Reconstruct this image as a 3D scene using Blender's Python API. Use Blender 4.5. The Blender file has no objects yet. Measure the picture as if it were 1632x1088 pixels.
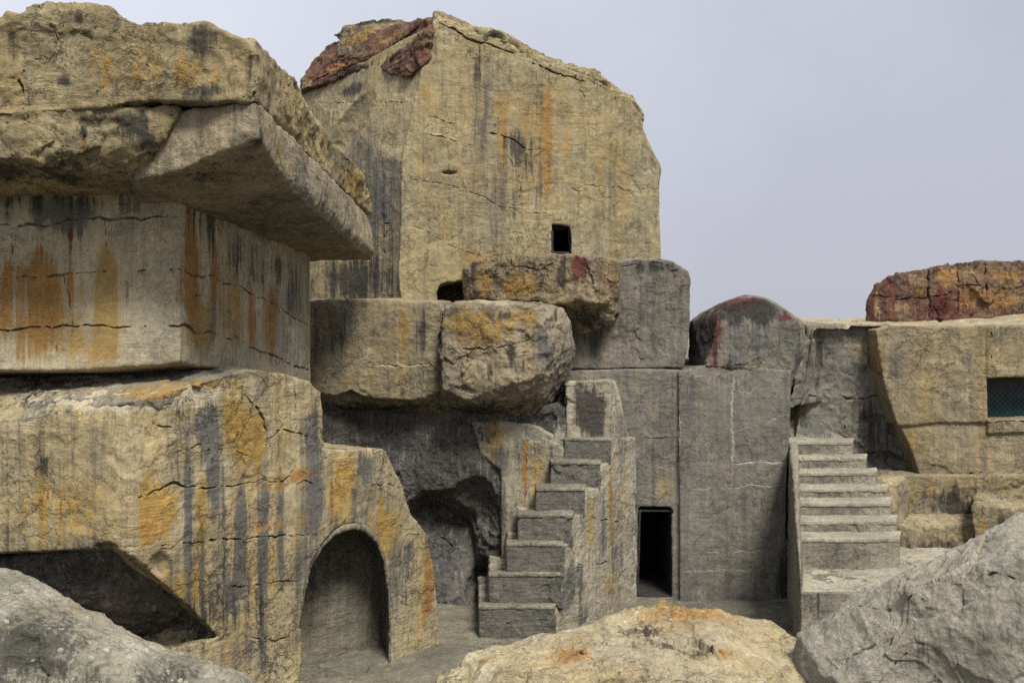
import bpy, bmesh, math, random
import numpy as np
from mathutils import Vector
from mathutils.bvhtree import BVHTree

random.seed(7)
SC = bpy.context.scene
COL = SC.collection
R = math.radians

# ------------------------------------------------------------------ camera
F, CX, HY, CZ = 1600.0, 816.0, 520.0, 6.0        # focal length, centre and horizon in photo pixels; eye height
cam_d = bpy.data.cameras.new('camera')
cam_d.sensor_width = 36.0
cam_d.lens = 36.0 * F / 1632.0
cam_d.shift_y = (HY - 544.0) / 1632.0
cam_d.clip_end = 3000.0
cam = bpy.data.objects.new('camera', cam_d)
COL.objects.link(cam)
cam.location = (0, 0, CZ)
cam.rotation_euler = (R(90), 0, 0)
SC.camera = cam

# ------------------------------------------------------------------ light
SUN_EL, SUN_AZ = 53.0, 25.0      # height, and degrees to the right of straight behind the camera
sd = bpy.data.lights.new('sun', 'SUN')
sd.energy = 5.0
sd.angle = R(18)
sd.color = (1.0, 0.945, 0.84)
sun = bpy.data.objects.new('sun', sd)
COL.objects.link(sun)
sv = Vector((math.cos(R(SUN_EL)) * math.sin(R(SUN_AZ)), -math.cos(R(SUN_EL)) * math.cos(R(SUN_AZ)), math.sin(R(SUN_EL))))
sun.rotation_euler = sv.to_track_quat('Z', 'Y').to_euler()
sun.location = sv * 60

world = bpy.data.worlds.new('World')
SC.world = world
world.use_nodes = True
wn, wl = world.node_tree.nodes, world.node_tree.links
wn.clear()
wo = wn.new('ShaderNodeOutputWorld')
wb = wn.new('ShaderNodeBackground')
wb.inputs['Strength'].default_value = 0.1
sky = wn.new('ShaderNodeTexSky')
sky.sky_type = 'NISHITA'
sky.sun_disc = False
sky.sun_elevation = R(SUN_EL)
sky.sun_rotation = math.atan2(sv.x, sv.y)
sky.dust_density = 4.0
wtc = wn.new('ShaderNodeTexCoord')
wdot = wn.new('ShaderNodeVectorMath'); wdot.operation = 'DOT_PRODUCT'
wdot.inputs[1].default_value = (-0.62, 0.0, 0.62)
wl.new(wtc.outputs['Generated'], wdot.inputs[0])
wnz = wn.new('ShaderNodeTexNoise')
wnz.inputs['Scale'].default_value = 3.0
wnz.inputs['Detail'].default_value = 8.0
wnz.inputs['Roughness'].default_value = 0.62
wl.new(wtc.outputs['Generated'], wnz.inputs['Vector'])
wma = wn.new('ShaderNodeMath'); wma.operation = 'MULTIPLY_ADD'
wl.new(wnz.outputs['Fac'], wma.inputs[0]); wma.inputs[1].default_value = 0.38
wl.new(wdot.outputs['Value'], wma.inputs[2])
wr = wn.new('ShaderNodeValToRGB')
wr.color_ramp.elements[0].position = 0.08
wr.color_ramp.elements[0].color = (0.482, 0.495, 0.568, 1)
wr.color_ramp.elements[1].position = 0.72
wr.color_ramp.elements[1].color = (0.74, 0.77, 0.86, 1)
wl.new(wma.outputs[0], wr.inputs['Fac'])
wsc = wn.new('ShaderNodeVectorMath'); wsc.operation = 'SCALE'
wsc.inputs['Scale'].default_value = 10.0
wl.new(wr.outputs['Color'], wsc.inputs[0])
wmx = wn.new('ShaderNodeMix'); wmx.data_type = 'RGBA'
wmx.inputs[0].default_value = 0.93          # a closed grey cloud cover over the clear sky
wl.new(sky.outputs['Color'], wmx.inputs[6])
wl.new(wsc.outputs[0], wmx.inputs[7])
wl.new(wmx.outputs[2], wb.inputs['Color'])
wl.new(wb.outputs[0], wo.inputs['Surface'])

SC.view_settings.view_transform = 'Standard'
SC.view_settings.look = 'None'
SC.view_settings.exposure = 0.18
SC.view_settings.gamma = 1.0
SC.cycles.use_denoising = False
SC.cycles.max_bounces = 6
SC.cycles.diffuse_bounces = 4

# ------------------------------------------------------------------ vectorised noise
_rng = np.random.RandomState(5)
PERM = np.concatenate([_rng.permutation(256)] * 3).astype(np.int32)
GRAD = _rng.normal(size=(256, 3)).astype(np.float32)
GRAD /= np.linalg.norm(GRAD, axis=1)[:, None]


def perlin(p):
    p = p.astype(np.float32)
    i = np.floor(p).astype(np.int32)
    f = p - i
    u = f * f * f * (f * (f * 6 - 15) + 10)
    i &= 255
    out = 0
    for dx in (0, 1):
        wx = u[:, 0] if dx else 1 - u[:, 0]
        hx = PERM[i[:, 0] + dx]
        for dy in (0, 1):
            wy = u[:, 1] if dy else 1 - u[:, 1]
            hy = PERM[hx + i[:, 1] + dy]
            for dz in (0, 1):
                wz = u[:, 2] if dz else 1 - u[:, 2]
                g = GRAD[PERM[hy + i[:, 2] + dz]]
                d = g[:, 0] * (f[:, 0] - dx) + g[:, 1] * (f[:, 1] - dy) + g[:, 2] * (f[:, 2] - dz)
                out = out + wx * wy * wz * d
    return out * 1.6


def fbm(p, octv=4, gain=0.5, ridged=False):
    out, a, t = 0, 1.0, 0.0
    for k in range(octv):
        n = perlin(p * (2.03 ** k) + 17.3 * k)
        if ridged:
            n = 1 - 2 * np.abs(n)
        out = out + a * n
        t += a
        a *= gain
    return out / t


def facets(p, seed=0):
    """Piecewise flat chips: every cell of a jittered grid carries its own tilted plane."""
    i0 = np.floor(p).astype(np.int32)
    best = np.full(len(p), 1e9, np.float32)
    val = np.zeros(len(p), np.float32)
    for dx in (-1, 0, 1):
        for dy in (-1, 0, 1):
            for dz in (-1, 0, 1):
                c = i0 + np.array([dx, dy, dz])
                h = PERM[PERM[PERM[(c[:, 0] + seed) & 255] + (c[:, 1] & 255)] + (c[:, 2] & 255)]
                ctr = c + 0.5 + 0.42 * GRAD[h]
                d = p - ctr
                q = (d * d).sum(1)
                v = (d * GRAD[(h + 91) & 255]).sum(1) + 0.35 * GRAD[(h + 33) & 255][:, 0]
                m = q < best
                best = np.where(m, q, best)
                val = np.where(m, v, val)
    return val


# ------------------------------------------------------------------ points, solids
def P(px, py, Y):
    """A point of the place that stands Y metres in front of the eye."""
    return ((px - CX) / F * Y, Y, CZ - (py - HY) / F * Y)


def PZ(px, Y, z):
    return ((px - CX) / F * Y, Y, z)


def hull(pts):
    bm = bmesh.new()
    for p in pts:
        bm.verts.new(p)
    r = bmesh.ops.convex_hull(bm, input=bm.verts)
    bmesh.ops.delete(bm, geom=[g for g in set(r['geom_interior'] + r['geom_unused']) if isinstance(g, bmesh.types.BMVert)], context='VERTS')
    bmesh.ops.triangulate(bm, faces=bm.faces)
    bmesh.ops.recalc_face_normals(bm, faces=bm.faces)
    return bm


def prism(front, back, taper=1.0):
    """Outline FRONT (3-D points, any order of turn) swept by BACK; the far outline is shrunk by TAPER."""
    bm = bmesh.new()
    a = np.array(front, float)
    c = a.mean(0)
    b = (a - c) * taper + c + np.array(back, float)
    va = [bm.verts.new(p) for p in a]
    vb = [bm.verts.new(p) for p in b]
    n = len(va)
    bm.faces.new(va)
    bm.faces.new(vb[::-1])
    for k in range(n):
        j = (k + 1) % n
        bm.faces.new((va[j], va[k], vb[k], vb[j]))
    bm.normal_update()
    bmesh.ops.triangulate(bm, faces=bm.faces, ngon_method='EAR_CLIP')
    bmesh.ops.recalc_face_normals(bm, faces=bm.faces)
    return bm


def ball(c, r, rot=(0, 0, 0)):
    bm = bmesh.new()
    bmesh.ops.create_icosphere(bm, subdivisions=3, radius=1.0)
    from mathutils import Matrix, Euler
    m = Matrix.Translation(c) @ Euler(rot).to_matrix().to_4x4() @ Matrix.Diagonal((*r, 1))
    bmesh.ops.transform(bm, matrix=m, verts=bm.verts)
    return bm


def bm_mesh(bm, name='tmp'):
    me = bpy.data.meshes.new(name)
    bm.to_mesh(me)
    bm.free()
    return me


def evaluated(ob):
    dg = bpy.context.evaluated_depsgraph_get()
    dg.update()
    return bpy.data.meshes.new_from_object(ob.evaluated_get(dg))


def mesh_co(me):
    co = np.empty(len(me.vertices) * 3, np.float32)
    me.vertices.foreach_get('co', co)
    return co.reshape(-1, 3)


def seg_dist(co, poly):
    d = np.full(len(co), 1e9, np.float32)
    for a, b in zip(poly[:-1], poly[1:]):
        ab = b - a
        L = float((ab * ab).sum()) + 1e-9
        t = np.clip(((co - a) @ ab) / L, 0, 1)
        q = co - a - t[:, None] * ab
        d = np.minimum(d, (q * q).sum(1))
    return np.sqrt(d)


CH = ('dark', 'orange', 'red', 'pale', 'ochre', 'slate')


def rock(name, mat, pieces, cuts=(), voxel=0.03, cracks=(), joints=(), stains_shade=(), smooth=1,
         warp=0.05, amp=(0.05, 0.03, 0.012), facet=0.03, facet_size=0.5, ridge=0.02, strata=0.0, seed=0,
         parent=None, origin=None, cut=1.0):
    """One block of stone: PIECES (solids) less CUTS (solids), fused, weathered, cracked and stained."""
    amp = tuple(cut * a for a in amp)
    facet, ridge, warp = facet * cut, ridge * cut, warp * (0.5 + 0.5 * cut)
    mes = []
    cut_obs = []
    for c in cuts:
        o = bpy.data.objects.new('cut', bm_mesh(c))
        COL.objects.link(o)
        cut_obs.append(o)
    for pc in pieces:
        o = bpy.data.objects.new('piece', bm_mesh(pc))
        COL.objects.link(o)
        if cut_obs:
            for c in cut_obs:
                m = o.modifiers.new('b', 'BOOLEAN')
                m.operation = 'DIFFERENCE'
                m.solver = 'MANIFOLD'
                m.object = c
            me = evaluated(o)
        else:
            me = o.data.copy()
        mes.append(me)
        bpy.data.objects.remove(o)
    for o in cut_obs:
        bpy.data.objects.remove(o)
    bm = bmesh.new()
    for me in mes:
        bm.from_mesh(me)
    for me in mes:
        bpy.data.meshes.remove(me)
    bmesh.ops.triangulate(bm, faces=bm.faces)
    tree = BVHTree.FromBMesh(bm)
    eye = Vector((0, 0, CZ))

    def hit(px, py):
        d = Vector(((px - CX) / F, 1.0, -(py - HY) / F)).normalized()
        h = tree.ray_cast(eye, d)
        return None if h[0] is None else np.array(h[0], np.float32)

    ob = bpy.data.objects.new(name, bm_mesh(bm, name))
    COL.objects.link(ob)
    m = ob.modifiers.new('r', 'REMESH')
    m.mode = 'VOXEL'
    m.voxel_size = voxel
    if smooth:
        s = ob.modifiers.new('s', 'SMOOTH')
        s.factor = 0.5
        s.iterations = smooth
    me = evaluated(ob)
    ob.modifiers.clear()
    old = ob.data
    ob.data = me
    bpy.data.meshes.remove(old)
    rs = np.random.RandomState(seed + 11)

    def polyline(pts):
        w = [hit(*q) for q in pts]
        w = [q for q in w if q is not None]
        out = []
        for a, b in zip(w[:-1], w[1:]):
            n = max(1, int(np.linalg.norm(b - a) / 0.075))
            L = min(1.0, np.linalg.norm(b - a))
            ph = rs.uniform(0, 6.28, 3)
            dirn = rs.normal(size=3) * 0.035 * L
            for k in range(n):
                t_ = k / n
                out.append(a + (b - a) * t_ + dirn * math.sin(3.14 * t_) * math.sin(ph[0] + 7 * t_) + (rs.normal(size=3) * 0.011 if (k or out) else 0))
        if w:
            out.append(w[-1])
        return [np.asarray(q, np.float32) for q in out]

    lines = []      # (polyline, half width, depth, dirt)
    for c in cracks:
        q = polyline(c[0])
        if len(q) > 1:
            cw, cd = 0.8 * (c[1] if len(c) > 1 else 0.035), c[2] if len(c) > 2 else 0.05
            lines.append((q, cw, cd, 0.85, 0.0))
            for _ in range(rs.randint(1, 3) if len(c[0]) > 2 else rs.randint(0, 2)):      # forks
                k = rs.randint(0, len(c[0]) - 1)
                f = rs.uniform(0.2, 0.9)
                sx = c[0][k][0] + (c[0][k + 1][0] - c[0][k][0]) * f
                sy = c[0][k][1] + (c[0][k + 1][1] - c[0][k][1]) * f
                ex, ey = rs.uniform(-26, 26), rs.choice([-1, 1]) * rs.uniform(14, 46)
                fk = polyline([(sx, sy), (sx + ex * 0.6 + rs.uniform(-6, 6), sy + ey * 0.5), (sx + ex, sy + ey)])
                if len(fk) > 1:
                    lines.append((fk, cw * 0.5, cd * 0.45, 0.6, 0.0))
    for c in joints:
        q = polyline(c[0])
        if len(q) > 1:
            lines.append((q, c[1] if len(c) > 1 else 0.02, c[2] if len(c) > 2 else 0.015, c[3] if len(c) > 3 else 0.3, c[4] if len(c) > 4 else 0.0))

    def line_masks(co, reach):
        res = []
        for q, w, dep, dirt, lime_ in lines:
            a = np.array(q)
            lo, hi = a.min(0) - reach, a.max(0) + reach
            k = np.where(((co > lo) & (co < hi)).all(1))[0]
            d = seg_dist(co[k], q) if len(k) else np.zeros(0)
            res.append((k, d))
        return res

    if lines:
        for reach in (0.10, 0.055):
            co = mesh_co(me)
            near = np.zeros(len(co), bool)
            for k, d in line_masks(co, reach):
                near[k[d < reach]] = True
            ed = np.empty(len(me.edges) * 2, np.int32)
            me.edges.foreach_get('vertices', ed)
            ed = ed.reshape(-1, 2)
            idx = np.where(near[ed].all(1))[0]
            if len(idx) == 0 or len(idx) > 250000:
                break
            bm = bmesh.new()
            bm.from_mesh(me)
            bm.edges.ensure_lookup_table()
            bmesh.ops.subdivide_edges(bm, edges=[bm.edges[int(j)] for j in idx], cuts=1, use_grid_fill=True)
            bm.to_mesh(me)
            bm.free()
    co = mesh_co(me)
    nr = np.empty(len(me.vertices) * 3, np.float32)
    me.vertices.foreach_get('normal', nr)
    nr = nr.reshape(-1, 3)
    off = np.array([seed * 13.7, seed * 7.1, seed * 3.3], np.float32)
    q0 = co + off
    # stains, the painted light and shade too, as masks kept with the surface
    chan = {c: np.zeros(len(co), np.float32) for c in CH}
    if stains_shade:
        wob = perlin(q0 * 1.7) + 0.5 * perlin(q0 * 5.1)
        wob2 = perlin(q0 * np.array([5.0, 5.0, 0.5], np.float32) + 9)
        for st in stains_shade:
            ch, px, py, wpx, up, down = st[:6]
            s = st[6] if len(st) > 6 else 1.0
            c = hit(px, py)
            if c is None:
                continue
            a, b = hit(px - wpx, py), hit(px + wpx, py)
            w = wpx / F * c[1]
            cand = [np.hypot(*(q[:2] - c[:2])) for q in (a, b) if q is not None]
            cand = [q for q in cand if q < 4 * w]
            if cand:
                w = max(w, min(cand))
            up, down = up / F * c[1], down / F * c[1]
            dz = co[:, 2] - c[2]
            dh = np.hypot(co[:, 0] - c[0], co[:, 1] - c[1])
            k = np.where((dh < 2.6 * w) & (dz < 2.0 * up) & (dz > -2.0 * down))[0]
            if not len(k):
                continue
            t = dh[k] / w * (1 + 0.30 * wob2[k]) + 0.22 * wob[k]
            v = np.where(dz[k] > 0, dz[k] / up, -dz[k] / down) * (1 + 0.3 * wob2[k]) + 0.15 * wob[k]
            mk = np.clip(1.1 * (1 - t / 1.35), 0, 1) * np.clip(1.2 * (1 - v / 1.3), 0, 1)
            chan[ch][k] = np.maximum(chan[ch][k], s * mk) + 0.25 * np.minimum(chan[ch][k], s * mk)
    crack = np.zeros(len(co), np.float32)
    groove = np.zeros(len(co), np.float32)
    lime = np.zeros(len(co), np.float32)
    if lines:
        vary = 0.62 + 0.7 * perlin(q0 * 1.7) + 0.35 * perlin(q0 * 6.0)
        for (k, d), (q, w, dep, dirt, lim) in zip(line_masks(co, 0.12), lines):
            ends = np.minimum(((co[k] - q[0]) ** 2).sum(1), ((co[k] - q[-1]) ** 2).sum(1)) ** 0.5
            ww = w * np.clip(vary[k], 0.42, 1.3) * np.clip(0.25 + ends / 0.4, 0, 1)
            g = np.clip(1 - d / ww, 0, 1)
            groove[k] = np.maximum(groove[k], dep * g ** 0.6)
            crack[k] = np.maximum(crack[k], dirt * np.clip(1.25 - d / ww, 0, 1))
            if lim:
                lime[k] = np.maximum(lime[k], lim * np.clip(1.4 - d / (1.5 * ww), 0, 1))
    # weathering
    if warp:
        wv = np.stack([fbm(q0 * 0.55 + o, 2) for o in (0.0, 31.0, 77.0)], 1)
        wv += 0.35 * np.stack([fbm(q0 * 2.1 + o, 2) for o in (5.0, 41.0, 87.0)], 1)
        co2 = co + warp * wv
    else:
        co2 = co.copy()
    d = amp[0] * fbm(q0 * 0.9, 3) + amp[1] * fbm(q0 * 3.0, 3, ridged=True) + amp[2] * fbm(q0 * 11.0, 3, 0.6)
    if facet:
        pw = q0 / facet_size + 0.35 * np.stack([perlin(q0 * 1.9 + o) for o in (3.0, 51.0, 70.0)], 1)
        gate = np.clip(0.55 + 1.4 * perlin(q0 * 0.6 + 40), 0, 1)
        d = d + facet * gate * facets(pw.astype(np.float32), seed)
        d = d + 0.4 * facet * gate * facets((pw * 2.7).astype(np.float32), seed + 5)
    if ridge:
        rg = np.clip(fbm(q0 * 1.4 + 60, 3, ridged=True) - 0.35, 0, 1)
        d = d - ridge * rg
    if strata:
        st_ = fbm(q0 * np.array([0.5, 0.5, 7.0], np.float32) + 3, 3)
        d = d + strata * st_
    d = d - groove
    co2 = co2 + nr * d[:, None]
    base = np.array(origin, np.float32) if origin is not None else np.array([co2[:, 0].mean(), co2[:, 1].mean(), co2[:, 2].min()], np.float32)
    me.vertices.foreach_set('co', np.ascontiguousarray(co2 - base, np.float32).ravel())
    for c in CH:
        if stains_shade and chan[c].any():
            at = me.attributes.new('stain_' + c, 'FLOAT', 'POINT')
            at.data.foreach_set('value', chan[c])
    if lines:
        at = me.attributes.new('crack', 'FLOAT', 'POINT')
        at.data.foreach_set('value', crack)
        if lime.any():
            at = me.attributes.new('lime', 'FLOAT', 'POINT')
            at.data.foreach_set('value', lime)
    me.polygons.foreach_set('use_smooth', np.ones(len(me.polygons), bool))
    me.update()
    me.name = name
    me.materials.clear()
    me.materials.append(mat)
    ob.location = base
    if parent is not None:
        ob.parent = parent
        ob.location = Vector(base) - parent.location
    return ob


def tag(o, label, cat, group=None):
    o['label'] = label
    o['category'] = cat
    if group:
        o['group'] = group
    return o


def empty(name, loc, label, cat, group=None):
    o = bpy.data.objects.new(name, None)
    COL.objects.link(o)
    o.location = loc
    o.empty_display_size = 0.3
    return tag(o, label, cat, group)


# ------------------------------------------------------------------ stone
class NT:
    def __init__(self, name):
        self.m = bpy.data.materials.new(name)
        self.m.use_nodes = True
        self.n, self.l = self.m.node_tree.nodes, self.m.node_tree.links
        self.n.clear()

    def put(self, sock, v):
        if v is None:
            return
        if hasattr(v, 'is_output'):
            self.l.new(v, sock)
        elif isinstance(v, tuple) and len(v) == 3 and sock.type == 'RGBA':
            sock.default_value = (*v, 1)
        else:
            sock.default_value = v

    def math(self, op, a, b=None, c=None, clamp=False):
        n = self.n.new('ShaderNodeMath'); n.operation = op; n.use_clamp = clamp
        self.put(n.inputs[0], a); self.put(n.inputs[1], b); self.put(n.inputs[2], c)
        return n.outputs[0]

    def mix(self, f, a, b, mode='MIX'):
        n = self.n.new('ShaderNodeMix'); n.data_type = 'RGBA'; n.blend_type = mode
        self.put(n.inputs[0], f); self.put(n.inputs[6], a); self.put(n.inputs[7], b)
        return n.outputs[2]

    def noise(self, v, scale, detail=4.0, rough=0.55, dist=0.0):
        n = self.n.new('ShaderNodeTexNoise')
        self.put(n.inputs['Vector'], v)
        n.inputs['Scale'].default_value = scale
        n.inputs['Detail'].default_value = detail
        n.inputs['Roughness'].default_value = rough
        n.inputs['Distortion'].default_value = dist
        return n.outputs['Fac'], n.outputs['Color']

    def mapping(self, v, scale=(1, 1, 1), loc=(0, 0, 0), rot=(0, 0, 0)):
        n = self.n.new('ShaderNodeMapping')
        self.put(n.inputs['Vector'], v)
        n.inputs['Scale'].default_value = scale
        n.inputs['Location'].default_value = loc
        n.inputs['Rotation'].default_value = rot
        return n.outputs[0]

    def step(self, v, a, b):
        n = self.n.new('ShaderNodeMapRange')
        n.interpolation_type = 'SMOOTHSTEP'
        self.put(n.inputs['Value'], v)
        n.inputs['From Min'].default_value = a
        n.inputs['From Max'].default_value = b
        return n.outputs[0]

    def attr(self, name):
        n = self.n.new('ShaderNodeAttribute'); n.attribute_name = name
        return n.outputs['Fac']

    def vadd(self, a, b, k):
        n = self.n.new('ShaderNodeVectorMath'); n.operation = 'MULTIPLY_ADD'
        self.put(n.inputs[0], b); n.inputs[1].default_value = (k, k, k); self.put(n.inputs[2], a)
        return n.outputs[0]


ALB = 0.72


def stone(name, base, alt, light, dark=(0.045, 0.043, 0.042), och=(0.36, 0.23, 0.075), seed=0.0, tex=1.0,
          dark_streak=0.5, och_streak=0.3, web=0.35, web_scale=1.1, lichen=0.25, patch=0.5, bump=1.0,
          red=(0.11, 0.028, 0.026), slate=(0.115, 0.118, 0.118), tool=0.0, pits=0.4, orange=(0.35, 0.185, 0.06), rosette=0.0):
    t = NT(name)
    base, alt, light, dark, och, red, slate, orange = [tuple(ALB * k for k in q) for q in (base, alt, light, dark, och, red, slate, orange)]
    tc = t.n.new('ShaderNodeTexCoord').outputs['Object']
    v = t.mapping(tc, (tex,) * 3, (seed * 3.7, seed * 1.9, seed * 2.3))
    big, bigc = t.noise(v, 0.45, 3, 0.6, 0.4)
    mid, midc = t.noise(v, 2.6, 5, 0.68, 0.3)
    fine, finec = t.noise(v, 13.0, 5, 0.75)
    grit, _ = t.noise(v, 60.0, 2, 0.7)
    c = t.mix(t.step(big, 0.36, 0.64), base, alt)
    m2, _ = t.noise(t.mapping(v, (1, 1, 1), (9, 4, 1)), 1.15, 5, 0.7, 0.6)
    c = t.mix(t.math('MULTIPLY', t.step(m2, 0.48, 0.70), patch), c, light)
    # water running down: dark and ochre streaks
    wv = t.vadd(v, bigc, 0.14)
    s1, _ = t.noise(t.mapping(wv, (2.1, 2.1, 0.16)), 1.0, 4, 0.62)
    s2, _ = t.noise(t.mapping(wv, (5.2, 5.2, 0.22), (3, 8, 2)), 1.0, 4, 0.62)
    s4, _ = t.noise(t.mapping(wv, (13, 13, 0.45), (1, 5, 9)), 1.0, 4, 0.65)
    gate, gatec = t.noise(t.mapping(v, (1, 1, 1), (21, 3, 5)), 0.7, 3, 0.6)
    gs = t.n.new('ShaderNodeSeparateColor')
    t.l.new(gatec, gs.inputs[0])
    g1 = t.step(gate, 0.40, 0.62)
    if och_streak:
        s3, _ = t.noise(t.mapping(wv, (1.5, 1.5, 0.13), (13, 5, 7)), 1.0, 4, 0.62)
        k = t.math('MULTIPLY', t.step(s3, 0.50, 0.68), t.math('MULTIPLY', t.math('ADD', s4, 0.5), och_streak))
        c = t.mix(k, c, och)
    if dark_streak:
        k = t.math('MULTIPLY', t.step(s1, 0.48, 0.66), t.math('MULTIPLY', g1, dark_streak))
        c = t.mix(k, c, slate)
        k = t.math('MULTIPLY', t.step(s2, 0.51, 0.68), t.math('MULTIPLY_ADD', g1, dark_streak * 0.6, dark_streak * 0.3))
        c = t.mix(k, c, dark)
    c = t.mix(t.math('MULTIPLY', t.step(s4, 0.52, 0.70), 0.42), c, light)
    c = t.mix(t.math('MULTIPLY', t.step(s4, 0.48, 0.32), min(0.5, 0.15 + dark_streak * 0.6)), c, slate)
    # stains and painted light and shade of this block, their rims broken up along the run of the water
    br = t.math('ADD', t.math('MULTIPLY', s4, 0.42), t.math('MULTIPLY_ADD', s2, 0.36, t.math('MULTIPLY', mid, 0.22)))
    br = t.math('MULTIPLY_ADD', br, 2.4, -0.7)
    br = t.math('MULTIPLY_ADD', t.math('SUBTRACT', fine, 0.5), 0.55, br)
    for ch, col in (('ochre', och), ('slate', slate), ('pale', light), ('orange', orange), ('red', red), ('dark', dark)):
        a = t.attr('stain_' + ch)
        e = t.math('MULTIPLY_ADD', a, 0.85, t.math('SUBTRACT', br, 0.78))
        k = t.math('MULTIPLY', t.step(e, -0.05, 0.27), t.step(a, 0.0, 0.30))
        c = t.mix(t.math('MULTIPLY', k, 0.88), c, col)
    if lichen:
        l1, _ = t.noise(t.mapping(v, (1, 1, 1), (5, 17, 3)), 3.4, 6, 0.78, 0.8)
        k = t.math('MULTIPLY', t.step(l1, 0.55, 0.66), t.math('MULTIPLY', t.step(gs.outputs[1], 0.42, 0.6), lichen))
        c = t.mix(k, c, dark)
    if rosette:
        rv = t.n.new('ShaderNodeTexVoronoi')
        rv.inputs['Scale'].default_value = 7.0
        t.put(rv.inputs['Vector'], t.vadd(v, finec, 0.05))
        rsx = t.n.new('ShaderNodeSeparateColor')
        t.l.new(rv.outputs['Color'], rsx.inputs[0])
        rad = t.math('MULTIPLY_ADD', rsx.outputs[1], 0.35, 0.10)
        k = t.math('MULTIPLY', t.step(t.math('SUBTRACT', rad, rv.outputs['Distance']), 0.0, 0.06), t.step(rsx.outputs[0], 0.55, 0.60))
        k = t.math('MULTIPLY', k, t.math('MULTIPLY', t.step(grit, 0.35, 0.6), rosette))
        c = t.mix(k, c, t.mix(t.step(rsx.outputs[2], 0.45, 0.5), tuple(min(0.6, 1.25 * q) for q in light), dark))
    # tone of the grain
    val = t.math('MULTIPLY_ADD', mid, 0.9, 0.55)
    val = t.math('MULTIPLY', val, t.math('MULTIPLY_ADD', fine, 1.1, 0.45))
    val = t.math('MULTIPLY', val, t.math('MULTIPLY_ADD', grit, 0.9, 0.55))
    comb = t.n.new('ShaderNodeCombineColor')
    for k in range(3):
        t.put(comb.inputs[k], val)
    c = t.mix(1.0, c, comb.outputs[0], 'MULTIPLY')
    # cracks: a much-warped cell web, only in patches
    vw = t.vadd(t.vadd(v, midc, 0.55), finec, 0.10)
    rough = t.math('MULTIPLY_ADD', t.step(gate, 0.36, 0.66), 0.55, 0.20)
    height = t.math('ADD', t.math('MULTIPLY', mid, 0.38), t.math('ADD', t.math('MULTIPLY', fine, rough), t.math('MULTIPLY', grit, 0.09)))
    tm, _ = t.noise(t.mapping(t.vadd(v, midc, 0.12), (2.2, 2.2, 15.0), (seed, 3, 2), (0.0, 0.35 * math.sin(seed * 2.7), 0.5)), 1.0, 3, 0.6)
    height = t.math('MULTIPLY_ADD', t.math('MULTIPLY', tm, t.step(gs.outputs[1], 0.56, 0.40)), 0.42, height)
    vo = t.n.new('ShaderNodeTexVoronoi')
    vo.feature = 'DISTANCE_TO_EDGE'
    vo.inputs['Scale'].default_value = web_scale
    t.put(vo.inputs['Vector'], vw)
    line = t.math('SUBTRACT', 1.0, t.step(vo.outputs['Distance'], 0.0, 0.020))
    k = t.math('MULTIPLY', line, t.step(gs.outputs[0], 0.44, 0.58))
    c = t.mix(t.math('MULTIPLY', k, web), c, dark)
    height = t.math('MULTIPLY_ADD', k, -0.4 * web, height)
    # hairlines
    cn, _ = t.noise(t.mapping(v, (1, 1, 1.4), (11, 2, 8)), 1.9, 6, 0.66, 0.7)
    line = t.math('SUBTRACT', 1.0, t.step(t.math('ABSOLUTE', t.math('SUBTRACT', cn, 0.5)), 0.0, 0.012))
    k = t.math('MULTIPLY', line, t.step(gs.outputs[2], 0.44, 0.62))
    c = t.mix(t.math('MULTIPLY', k, web), c, dark)
    height = t.math('MULTIPLY_ADD', k, -0.5 * web, height)
    if pits:
        p1, _ = t.noise(t.mapping(v, (1, 1, 1.6), (7, 7, 3)), 7.5, 3, 0.6, 0.6)
        pk = t.math('MULTIPLY', t.step(p1, 0.64, 0.71), pits)
        c = t.mix(t.math('MULTIPLY', pk, 0.75), c, dark)
        height = t.math('MULTIPLY_ADD', pk, -0.5, height)
    lm = t.math('MULTIPLY', t.attr('lime'), t.math('MULTIPLY', fine, 2.3), clamp=True)
    c = t.mix(lm, c, tuple(min(0.6, 1.5 * q) for q in light))
    ck = t.attr('crack')
    c = t.mix(t.math('MULTIPLY', ck, 0.9, clamp=True), c, (0.02, 0.018, 0.016))
    bs = t.n.new('ShaderNodeBsdfPrincipled')
    bs.inputs['Roughness'].default_value = 0.93
    bs.inputs['Specular IOR Level'].default_value = 0.2
    t.put(bs.inputs['Base Color'], c)
    bp = t.n.new('ShaderNodeBump')
    bp.inputs['Strength'].default_value = min(1.0, 0.9 * bump)
    bp.inputs['Distance'].default_value = 0.085 * bump
    t.put(bp.inputs['Height'], height)
    t.l.new(bp.outputs[0], bs.inputs['Normal'])
    o = t.n.new('ShaderNodeOutputMaterial')
    t.l.new(bs.outputs[0], o.inputs['Surface'])
    return t.m


M_TOWER = stone('tower_stone', (0.395, 0.318, 0.17), (0.31, 0.27, 0.175), (0.47, 0.405, 0.26), bump=0.8, seed=1, dark_streak=0.4, och_streak=0.28, web=0.5)
M_CAP = stone('capstone', (0.40, 0.32, 0.165), (0.28, 0.235, 0.14), (0.48, 0.40, 0.24), seed=2, dark_streak=0.35, och_streak=0.25, lichen=0.7, pits=0.8, web=0.4, bump=1.2)
M_WEDGE = stone('wedge_stone', (0.36, 0.30, 0.20), (0.28, 0.25, 0.18), (0.46, 0.40, 0.28), seed=3, dark_streak=0.5, och_streak=0.12, web=0.3)
M_BLOCK = stone('stained_block_stone', (0.56, 0.485, 0.325), (0.46, 0.41, 0.29), (0.66, 0.60, 0.46), och=(0.40, 0.26, 0.09), bump=0.8, seed=4, dark_streak=0.2, och_streak=0.16, web=0.25, lichen=0.1, pits=0.3)
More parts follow.
